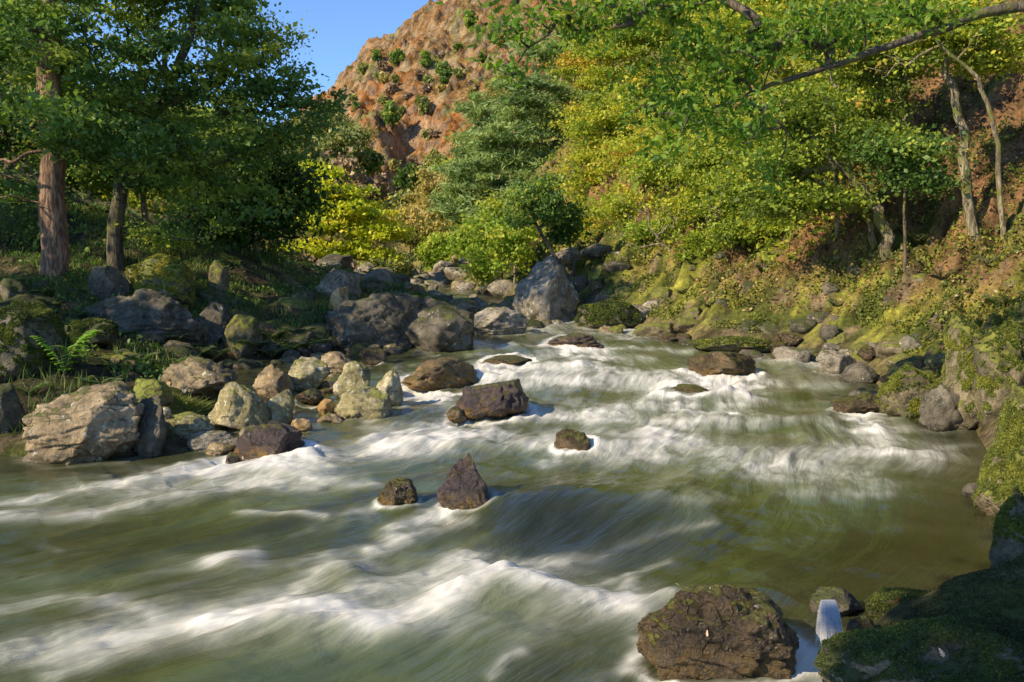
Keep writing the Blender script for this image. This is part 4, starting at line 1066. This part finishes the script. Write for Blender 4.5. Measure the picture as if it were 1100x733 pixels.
# --- right slope wood
RT = [
 ('yellow-green oak nearest the pines on the right slope', 34, [(655, 330), (650, 260), (648, 190), (655, 120)], [E(665, 130, 34, 50, 46), E(640, 190, 34, 34, 34), E(690, 190, 34, 44, 40), E(655, 250, 34, 38, 28)], 'ygreen', 'mossy', .16, 30000, .10),
 ('golden oak with bare twisted limbs low on the slope', 27, [(700, 335), (705, 280), (690, 220), (700, 150)], [E(705, 160, 27, 55, 45), E(680, 235, 27, 48, 34), E(730, 230, 27, 40, 40), E(655, 285, 27, 30, 18), E(720, 285, 27, 32, 16)], 'ygreen', 'mossy', .13, 32000, .05),
 ('tall yellow oak rising behind the hanging oak leaves', 40, [(720, 260), (715, 150), (710, 60), (712, -40)], [E(700, 40, 40, 66, 50), E(740, 90, 40, 50, 50), E(660, 60, 40, 36, 44), E(770, 20, 40, 60, 44)], 'ygreen', 'pale', .2, 34000, .18),
 ('pale-trunked young oak leaning left above the ledge', 22, [(778, 300), (768, 260), (755, 220), (750, 180)], [E(760, 200, 22, 42, 38), E(790, 235, 22, 36, 30), E(775, 160, 22, 42, 28), E(755, 268, 22, 30, 18)], 'ygreen', 'pale', .06, 20000, -.02),
 ('bright green oak in the middle of the right wood', 30, [(830, 230), (828, 150), (820, 80), (822, 0)], [E(820, 60, 30, 70, 56), E(860, 130, 30, 55, 42), E(790, 120, 30, 44, 40), E(850, 0, 30, 70, 40)], 'ygreen', 'dark', .15, 34000, -.12),
 ('mossy forked oak leaning over the rusty slope', 17, [(962, 275), (945, 235), (915, 190), (880, 160), (862, 130)], [E(850, 170, 17, 44, 22), E(885, 215, 17, 40, 14), E(860, 120, 17, 40, 26), E(830, 215, 17, 36, 24), E(930, 150, 17, 40, 20)], 'ygreen', 'mossy', .13, 15000, -.05),
 ('tall grey-trunked oak in the upper right wood', 19, [(990, 215), (978, 150), (968, 70), (955, -20), (950, -90)], [E(950, 60, 19, 60, 44), E(990, 10, 19, 60, 34), E(900, 30, 19, 50, 36), E(940, 120, 19, 36, 18)], 'ygreen', 'mossy', .15, 20000, -.16),
 ('dark-stemmed oak on the rusty slope near the right edge', 16, [(1048, 205), (1035, 150), (1020, 80), (1010, 0), (1000, -60)], [E(1030, 20, 16, 60, 34), E(1070, 60, 16, 40, 20), E(1000, 40, 16, 40, 30)], 'ygreen', 'mossy', .10, 10000, -.16),
 ('leafy holly low on the slope under the grey-trunked oak', 16.5, [(975, 240), (972, 215), (970, 190)], [E(965, 165, 16.5, 42, 18), E(985, 195, 16.5, 34, 12)], 'dark', 'dark', .04, 6500, .2),
 ('broad yellowing oak at the top of the right slope', 34, [(930, 130), (925, 60), (920, -20), (915, -60)], [E(920, 60, 34, 70, 60), E(880, 30, 34, 50, 50), E(1000, 60, 34, 60, 50), E(960, 0, 34, 70, 40)], 'ygreen', 'pale', .17, 30000, -.05),
 ('yellow oak on the slope above the forked mossy oak', 25, [(905, 200), (900, 140), (890, 80), (885, 10)], [E(880, 110, 25, 52, 34), E(850, 60, 25, 50, 34), E(920, 90, 25, 40, 30), E(890, 30, 25, 50, 30)], 'ygreen', 'pale', .09, 20000, .05),
 ('light green oak high in the top right corner', 24, [(1085, 150), (1075, 80), (1065, 10), (1060, -50)], [E(1060, 20, 24, 60, 34), E(1090, 70, 24, 30, 26), E(1020, 70, 24, 44, 26), E(1000, 110, 24, 30, 14)], 'ygreen', 'mossy', .11, 17000, -.08),
 ('low golden oak scrub between the giant boulder and the golden oak', 29, [(650, 320), (648, 290), (645, 265)], [E(645, 270, 29, 34, 22), E(675, 300, 29, 28, 14), E(635, 235, 29, 22, 18)], 'ygreen', 'dark', .05, 9000, .12),
 ('airy lime-green oak between the golden oak and the leaning young oak', 24, [(735, 300), (740, 240), (735, 180), (745, 110)], [E(740, 130, 24, 50, 34), E(715, 180, 24, 36, 24), E(770, 180, 24, 40, 24), E(745, 235, 24, 44, 18), E(700, 250, 24, 26, 14)], 'birch', 'pale', .06, 20000, -.05),
 ('yellow-brown oak spreading over the middle of the mossy bank', 20, [(850, 290), (845, 240), (830, 190), (825, 130)], [E(820, 150, 20, 50, 26), E(800, 200, 20, 44, 20), E(855, 195, 20, 44, 20), E(835, 245, 20, 48, 14), E(790, 250, 20, 30, 12)], 'ygreen', 'mossy', .075, 19000, .1),
 ('tall airy oak filling the slope above the lime-green oak', 32, [(790, 230), (785, 150), (780, 70), (785, -10)], [E(780, 40, 32, 60, 44), E(750, 100, 32, 50, 34), E(810, 110, 32, 54, 34), E(790, -10, 32, 70, 30)], 'ygreen', 'pale', .12, 26000, .02),
 ('golden-green oak closing the gap beside the tallest pine', 42, [(635, 290), (632, 200), (630, 120), (632, 50)], [E(630, 60, 42, 34, 40), E(640, 130, 42, 36, 40), E(625, 200, 42, 30, 34), E(620, 250, 42, 26, 24)], 'ygreen', 'pale', .12, 20000, .05),
 ('thin yellow-leaved oak on the slope left of the grey-trunked oak', 22, [(925, 245), (918, 190), (905, 130), (900, 60)], [E(900, 110, 22, 40, 24), E(930, 160, 22, 36, 16), E(880, 160, 22, 36, 16), E(905, 70, 22, 40, 24)], 'ygreen', 'mossy', .06, 13000, .1),
 ('bright yellow-green shrub by the foot of the golden oak', 24, [(815, 300), (812, 280), (808, 260)], [E(800, 262, 24, 40, 24), E(840, 250, 23, 36, 18)], 'birch', 'dark', .04, 9000, 0),
]
for i, (lab, Y, tr, el, lf, bk, r0, nl, vb) in enumerate(RT):
    make_tree('oak_tree' if 'holly' not in lab and 'shrub' not in lab else ('holly_bush' if 'holly' in lab else 'bank_shrub'), lab, 'oak tree' if 'oak' in lab.split(' under')[0].split(' by')[0] else 'bush',
              TP(Y, *tr), r0, el, 210 if nl > 12000 else 70, int(nl * 1.35), .034 if Y < 28 else .052, .024 if Y < 28 else .036, lf, bk, rc=.38 if Y < 28 else .55, seed=60 + i, vbias=vb - .05 + .16 * math.sin(i * 2.1), gnarl=.14, flat=.30, up=.6, tipr=.0145, shell=1.8)

for lab, Y, tr, el, r0, nl, sd_, bk in [
 ('bare pale bough arching up from the right edge over the rusty slope', 15.3, [(1085, 165), (1062, 110), (1012, 50), (960, -15)], [E(1000, 22.5, 15.3, 50, 34), E(960, 60, 15.3, 40, 24), E(1050, 40, 15.3, 30, 24)], .05, 260, 201, 'mossy'),
 ('half-bare mossy oak sprawling left above the bank', 17.6, [(948, 268), (925, 225), (890, 200), (840, 178)], [E(850, 150, 17.6, 44, 34), E(880, 215, 17.6, 50, 16), E(905, 150, 17.6, 34, 34), E(820, 190, 17.6, 24, 16)], .085, 1500, 202, 'mossy'),
 ('leafless twisted oak limbs low behind the flat brown ledge', 22.5, [(742, 305), (722, 270), (700, 245), (690, 210)], [E(690, 215, 22.5, 36, 28), E(730, 240, 22.5, 32, 20), E(665, 255, 22.5, 26, 14)], .05, 420, 203, 'pale'),
 ('slender half-bare oak with upright stems high on the right slope', 18, [(902, 190), (898, 130), (890, 60), (886, -10)], [E(890, 60, 18, 40, 50), E(915, 110, 18, 26, 30), E(870, 110, 18, 26, 24)], .045, 900, 204, 'pale')]:
    make_tree('oak_tree', lab, 'oak tree', TP(Y, *tr), r0, el, 60, nl, .034, .024, 'ygreen', bk, rc=.3, seed=sd_, gnarl=.2, tipr=.006, shell=1.6, vbias=.1)
# --- overhanging oak boughs close above the river: tree rooted up the right bank
make_tree('overhanging_oak', 'near oak on the right bank whose green leafy boughs hang across the top', 'oak tree',
          [(10.5, 9.6, Tz(10.5, 9.6) - .3), (9.2, 9.4, 5.0), at(1100, 8, 10.5), at(1020, 28, 10.3), at(930, 58, 10.0), at(830, 92, 9.8), at(760, 120, 9.6)], .085,
          [E(780, 60, 9.6, 60, 34), E(720, 110, 9.4, 46, 34), E(800, 130, 9.5, 40, 30), E(640, 20, 9.2, 62, 20), E(560, 30, 9.2, 36, 24), E(545, 72, 9.2, 14, 14), E(860, 30, 9.8, 70, 26), E(700, 0, 9.5, 90, 20), E(830, 190, 9.8, 20, 12), E(715, 165, 9.4, 22, 12), E(980, 10, 10.2, 60, 18)],
          230, 4800, .056, .04, 'oak', 'dark', rc=.22, seed=90, flat=.7, leafshape='oak', minf=.35, rtop=.16, curve=.1, tipr=.0042, flare=1.1)

# --- undergrowth
def in_frame_pts(n, x0, x1, y0, y1, rs, filt, density=1):
    out = []
    while sum(len(o) for o in out) < n:
        x = rs.uniform(x0, x1, n); y = rs.uniform(y0, y1, n)
        v = np.abs(x) < y * .66; x = x[v]; y = y[v]
        m = filt(x, y); out.append(np.stack([x[m], y[m]], 1))
        if len(out) > 40: break
    return np.concatenate(out)[:n]

def grass():
    rs = np.random.RandomState(5)
    def fl(x, y):
        sd = sdist(x, y); n = fbm(x * .7, y * .7, 44, 3)
        return (sd > .15) & (x < xcen(y) - .5) & (np.abs(x) < y * .66) & (n > -.05)
    P = in_frame_pts(18000, -14, 0, 9.3, 24, rs, fl)
    z = T(P[:, 0], P[:, 1]); n = len(P)
    h = rs.uniform(.06, .26, n); ang = rs.uniform(0, 6.28, n); w = rs.uniform(.004, .010, n)
    lean = rs.normal(size=(n, 2)) * .45 * h[:, None]
    b = np.stack([P[:, 0], P[:, 1], z - .01], 1); s = np.stack([np.cos(ang) * w, np.sin(ang) * w, 0 * w], 1)
    m = b + np.stack([lean[:, 0] * .4, lean[:, 1] * .4, h * .6], 1); t = b + np.stack([lean[:, 0], lean[:, 1], h], 1)
    V = np.stack([b - s, b + s, m + s * .7, m - s * .7, t + s * .15, t - s * .15], 1).reshape(-1, 3)
    i = np.arange(n) * 6
    Fq = np.concatenate([np.stack([i, i + 1, i + 2, i + 3], 1), np.stack([i + 3, i + 2, i + 4, i + 5], 1)])
    var = np.clip(rs.uniform(0, .9, n) + .3 * fbm(P[:, 0], P[:, 1], 3, 2), 0, 1)
    me = mesh_np('grass', V, Fq, LM['grass'], smooth=False, fattr={'var': np.concatenate([var, var])})
    tag(link('grass', me), 'rough grass growing between the rocks of the shaded left bank', 'grass', kind='stuff')
grass()
def ground_cover(name, label, cat, n, x0, x1, y0, y1, filt, L, Wd, mat, seed, hmax=.15, up=.5, vfun=None):
    rs = np.random.RandomState(seed)
    P = in_frame_pts(n, x0, x1, y0, y1, rs, filt); z = T(P[:, 0], P[:, 1])
    C = np.stack([P[:, 0], P[:, 1], z + rs.uniform(0.005, hmax, len(P)) ** 1.0], 1)
    V, Fq = leaf_quads(C, L, Wd, rs, up)
    var = np.clip(rs.uniform(0, 1, len(P)) * .75 + .25 * (.5 + fbm(P[:, 0] * .8, P[:, 1] * .8, seed, 2)), 0, 1)
    me = mesh_np(name, V, Fq, LM[mat], smooth=False, fattr={'var': var})
    tag(link(name, me), label, cat, kind='stuff')
ground_cover('leaf_litter', 'rusty fallen leaves strewn over the steep right slope', 'leaf litter', 42000, 4, 18, 7, 30,
             lambda x, y: (sdist(x, y) > .8) & (x > 2) & (x < y * .66) & (fbm(x * .5, y * .5, 77, 3) > -.2), .028, .018, 'litter', 31, .03, .8)
ground_cover('bank_undergrowth', 'low yellow-green moss and herbs covering the right bank', 'undergrowth', 60000, 2.5, 17, 7, 32,
             lambda x, y: (sdist(x, y) > .3) & (sdist(x, y) < 6) & (x > 2) & (x < y * .66) & (fbm(x * .8 + 5, y * 1.3, 17, 4) > .08), .022, .016, 'moss', 32, .10, .4)
ground_cover('wood_undergrowth', 'dark low leaves covering the floor of the left wood', 'undergrowth', 26000, -18, -1, 11, 34,
             lambda x, y: (sdist(x, y) > .7) & (x < xcen(y) - 1) & (np.abs(x) < y * .66) & (fbm(x * .6 + 5, y * .6, 27, 3) > -.1), .03, .018, 'fern', 33, .14, .3)

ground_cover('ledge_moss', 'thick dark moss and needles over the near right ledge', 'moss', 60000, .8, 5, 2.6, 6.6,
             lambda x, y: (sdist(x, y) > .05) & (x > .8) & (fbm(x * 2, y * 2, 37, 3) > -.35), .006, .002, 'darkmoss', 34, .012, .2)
ground_cover('slope_herbs', 'green and yellow low growth under the oaks on the right slope', 'undergrowth', 60000, 1, 26, 14, 48,
             lambda x, y: (sdist(x, y) > 2.0) & (x > xcen(y) + 2) & ((x < y * .40) | (fbm(x * .4, y * .4, 57, 3) > .25)) & (fbm(x * .5, y * .5, 58, 3) > -.4), .05, .033, 'ygreen', 35, .30, .35)
def fern(px, py, label, h=.45, mat='fern', seed=0, nf=9, name='fern', cat='fern', group=None, upright=.7, var0=.3):
    rs = np.random.RandomState(seed)
    p = hitT(px, py); V = []; n = 0; var = []
    sv = []; sf = []
    for k in range(nf):
        a = k * 2.4 + rs.uniform(-.3, .3); ln = h * rs.uniform(.7, 1.1)
        d = np.array([math.cos(a), math.sin(a), 0])
        prev = []
        for i in range(13):
            t = (i + 1) / 13
            c = d * ln * t * (1 - upright * .45) + np.array([0, 0, ln * (upright * 1.3 * t - .75 * upright * t * t)])
            prev.append(c)
            wl = ln * .26 * math.sin(math.pi * (t * .85 + .12)) ; sdv = np.cross(d, [0, 0, 1])
            for s in (-1, 1):
                tip = c + sdv * s * wl + d * wl * .35 + np.array([0, 0, -.12 * wl])
                ww = d * ln * .033
                V += [c - ww, (c + tip) / 2 - ww * 1.2, tip, (c + tip) / 2 + ww * 1.2]; var.append(np.clip(var0 + rs.uniform(-.3, .5), 0, 1))
        tube([np.zeros(3)] + prev, np.linspace(.006, .002, 14) * h / .4, 4, sv, sf)
    root = bpy.data.objects.new(name, None); COL.objects.link(root); root.location = p; tag(root, label, cat, group)
    V = np.array(V); link('fronds', mesh_np('fronds', V, np.arange(len(V)).reshape(-1, 4), LM[mat], smooth=False, fattr={'var': var}), root)
    link('stalks', mesh_np('stalks', np.concatenate(sv), np.concatenate(sf), BM['mossy']), root)
    return root
fern(70, 403, 'bright lime-green sunlit seedling above the big tan boulder', .8, 'seedling', 1, 10, 'seedling', 'plant', upright=1.15, var0=.5)
fern(103, 372, 'second bright green seedling beside the long outcrop', .40, 'seedling', 2, 8, 'seedling', 'plant', upright=1.1, var0=.4)
FP = [(30, 340), (55, 332), (80, 345), (20, 322), (45, 318), (215, 382), (232, 386), (270, 378), (292, 385), (310, 380), (330, 378), (122, 398), (150, 392), (178, 400), (345, 372), (190, 370), (110, 420), (30, 425), (290, 365), (320, 362)]
for i, (a, b) in enumerate(FP):
    fern(a, b, 'green fern growing between the rocks of the left bank', rnd.uniform(.35, .55), 'fern', 10 + i, 9, group='ferns on the left bank')
FR = [(1060, 285), (1075, 330), (1010, 300), (940, 290), (860, 240), (820, 290), (900, 330), (985, 260), (760, 330), (730, 315)]
for i, (a, b) in enumerate(FR):
    fern(a, b, 'small green fern rooted in the steep right bank', rnd.uniform(.3, .5), 'fern', 40 + i, 8, group='ferns on the right bank', var0=.5)
# yellow-green grassy tuft between the left rocks
def tuft(px, py, w, label, seed):
    rs = np.random.RandomState(seed); p = hitw(px, py); n = 900
    off = rs.normal(size=(n, 2)) * np.array([w, w * .5]); h = rs.uniform(.10, .26, n) * np.exp(-(off[:, 0] / w) ** 2 * .3)
    a = rs.uniform(0, 6.28, n); b = np.stack([off[:, 0], off[:, 1], 0 * a + .1], 1); s = np.stack([np.cos(a), np.sin(a), 0 * a], 1) * .006
    ln = np.stack([off[:, 0] * .5 + rs.normal(size=n) * .05, rs.normal(size=n) * .06 - .03, h], 1)
    V = np.stack([b - s, b + s, b + ln * .6 + s, b + ln * .6 - s, b + ln * np.array([1.3, 1.3, .95]) + s * .2, b + ln * np.array([1.3, 1.3, .95]) - s * .2], 1).reshape(-1, 3)
    i = np.arange(n) * 6; Fq = np.concatenate([np.stack([i, i + 1, i + 2, i + 3], 1), np.stack([i + 3, i + 2, i + 4, i + 5], 1)])
    v = np.clip(rs.uniform(.5, 1.1, n), 0, 1)
    o = link('grass_tuft', mesh_np('grass_tuft', V, Fq, LM['grass'], smooth=False, fattr={'var': np.concatenate([v, v])}), loc=p)
    tag(o, label, 'grass tuft')
tuft(185, 452, .26, 'sunlit yellow-green grass tuft between tan boulder and lichen-green boulder', 3)

# ------------------------------------------------------------------ little waterfall
def fall():
    m, nt, out = newmat('spilling_water')
    p = N(nt, 'ShaderNodeBsdfPrincipled'); p.inputs['Base Color'].default_value = (.80, .83, .86, 1); p.inputs['Roughness'].default_value = .35
    t = N(nt, 'ShaderNodeBsdfTransparent'); mx = N(nt, 'ShaderNodeMixShader'); mx.inputs[0].default_value = .17
    nt.links.new(t.outputs[0], mx.inputs[1]); nt.links.new(p.outputs[0], mx.inputs[2]); nt.links.new(mx.outputs[0], out.inputs[0])
    a = at(893, 655, 4.72); rs = np.random.RandomState(2); V = []; Fc = []
    for i in range(260):
        x0 = float(np.clip(rs.normal(0, .02), -.034, .034)); d = rs.uniform(.35, 1.1); ln = rs.uniform(.75, 1.05); ts = np.linspace(0, ln, 9)
        path = [(x0 * (1 + .7 * q) - .03 * q + rs.normal() * .001, .05 - .17 * q * d, .035 - .22 * q ** 1.9 + .02 * q) for q in ts]
        tube(path, np.interp(ts, [0, .5, 1.05], [.002, .0035, .005]) * rs.uniform(.6, 1.3), 5, V, Fc)
    o = link('waterfall', mesh_np('waterfall', np.concatenate(V), np.concatenate(Fc), m), loc=tuple(a))
    tag(o, 'little white waterfall between the near boulder and the mossy ledge', 'waterfall')
fall()

# ------------------------------------------------------------------ fallen leaves on the near rocks
bpy.context.view_layer.update()
dg = bpy.context.evaluated_depsgraph_get()
def drop_leaf(px, py, label, v, s=.03, seed=0):
    a, b = ray(px, py); d = Vector((a, 1, b)).normalized()
    ok, loc, nrm, idx, ob, mat = SC.ray_cast(dg, Vector((0, 0, CAMZ)), d)
    if not ok: return
    rs = np.random.RandomState(seed)
    V, Fq, m = leaf_oak(np.array([[0, 0, 0.]]), s, rs, up=1.0)
    rot = Vector((0, 0, 1)).rotation_difference(nrm.normalized())
    o = link('fallen_leaf', mesh_np('fallen_leaf', V, Fq, LM['fallen'], smooth=False, fattr={'var': [v] * m}), loc=loc + nrm.normalized() * .012)
    o.rotation_mode = 'QUATERNION'; o.rotation_quaternion = rot
    tag(o, label, 'leaf')
drop_leaf(964, 644, 'orange fallen leaf on the wet slab above the mossy ledge', 0.0, .030, 1)
drop_leaf(1010, 701, 'pale pink fallen leaf upright on the dark mossy ledge', .5, .036, 2)
drop_leaf(739, 674, 'pale fallen leaf at the left of the near wet boulder', .5, .028, 3)
drop_leaf(812, 651, 'small cream leaf high on the near wet boulder', .5, .022, 4)
drop_leaf(728, 630, 'green leaf on the top left of the near wet boulder', 1.0, .028, 5)
drop_leaf(760, 679, 'second pale leaf in the middle of the near wet boulder', .5, .024, 6)

# ------------------------------------------------------------------ light, sky, camera
S = Vector((-0.72, -0.45, 0.53)).normalized()
el = math.asin(S.z)
w = bpy.data.worlds.new('World'); SC.world = w; w.use_nodes = True
nt = w.node_tree; nt.nodes.clear()
sky = nt.nodes.new('ShaderNodeTexSky'); sky.sky_type = 'NISHITA'; sky.sun_disc = False
sky.sun_elevation = el; sky.sun_rotation = math.atan2(S.x, S.y)
sky.air_density = 1.0; sky.dust_density = .3; sky.ozone_density = 6.0; sky.altitude = 2600
bg = nt.nodes.new('ShaderNodeBackground'); bg.inputs[1].default_value = .15
ow = nt.nodes.new('ShaderNodeOutputWorld'); nt.links.new(sky.outputs[0], bg.inputs[0]); nt.links.new(bg.outputs[0], ow.inputs[0])
ld = bpy.data.lights.new('sun', 'SUN'); ld.energy = 4.1; ld.angle = R(.5); ld.color = (1, .83, .58)
lo = bpy.data.objects.new('sun', ld); COL.objects.link(lo); lo.rotation_euler = S.to_track_quat('Z', 'Y').to_euler()
cd = bpy.data.cameras.new('camera'); cd.sensor_width = 36; cd.lens = 36 * F / 1100; cd.clip_start = .1; cd.clip_end = 2000
co = bpy.data.objects.new('camera', cd); COL.objects.link(co); co.location = (0, 0, CAMZ); co.rotation_euler = (R(90) - PIT, 0, 0)
SC.camera = co
SC.view_settings.view_transform = 'Standard'; SC.view_settings.look = 'None'; SC.view_settings.gamma = 1; SC.view_settings.exposure = .82
SC.cycles.max_bounces = 5; SC.cycles.diffuse_bounces = 3; SC.cycles.glossy_bounces = 3; SC.cycles.transmission_bounces = 3; SC.cycles.transparent_max_bounces = 10
SC.cycles.use_denoising = True
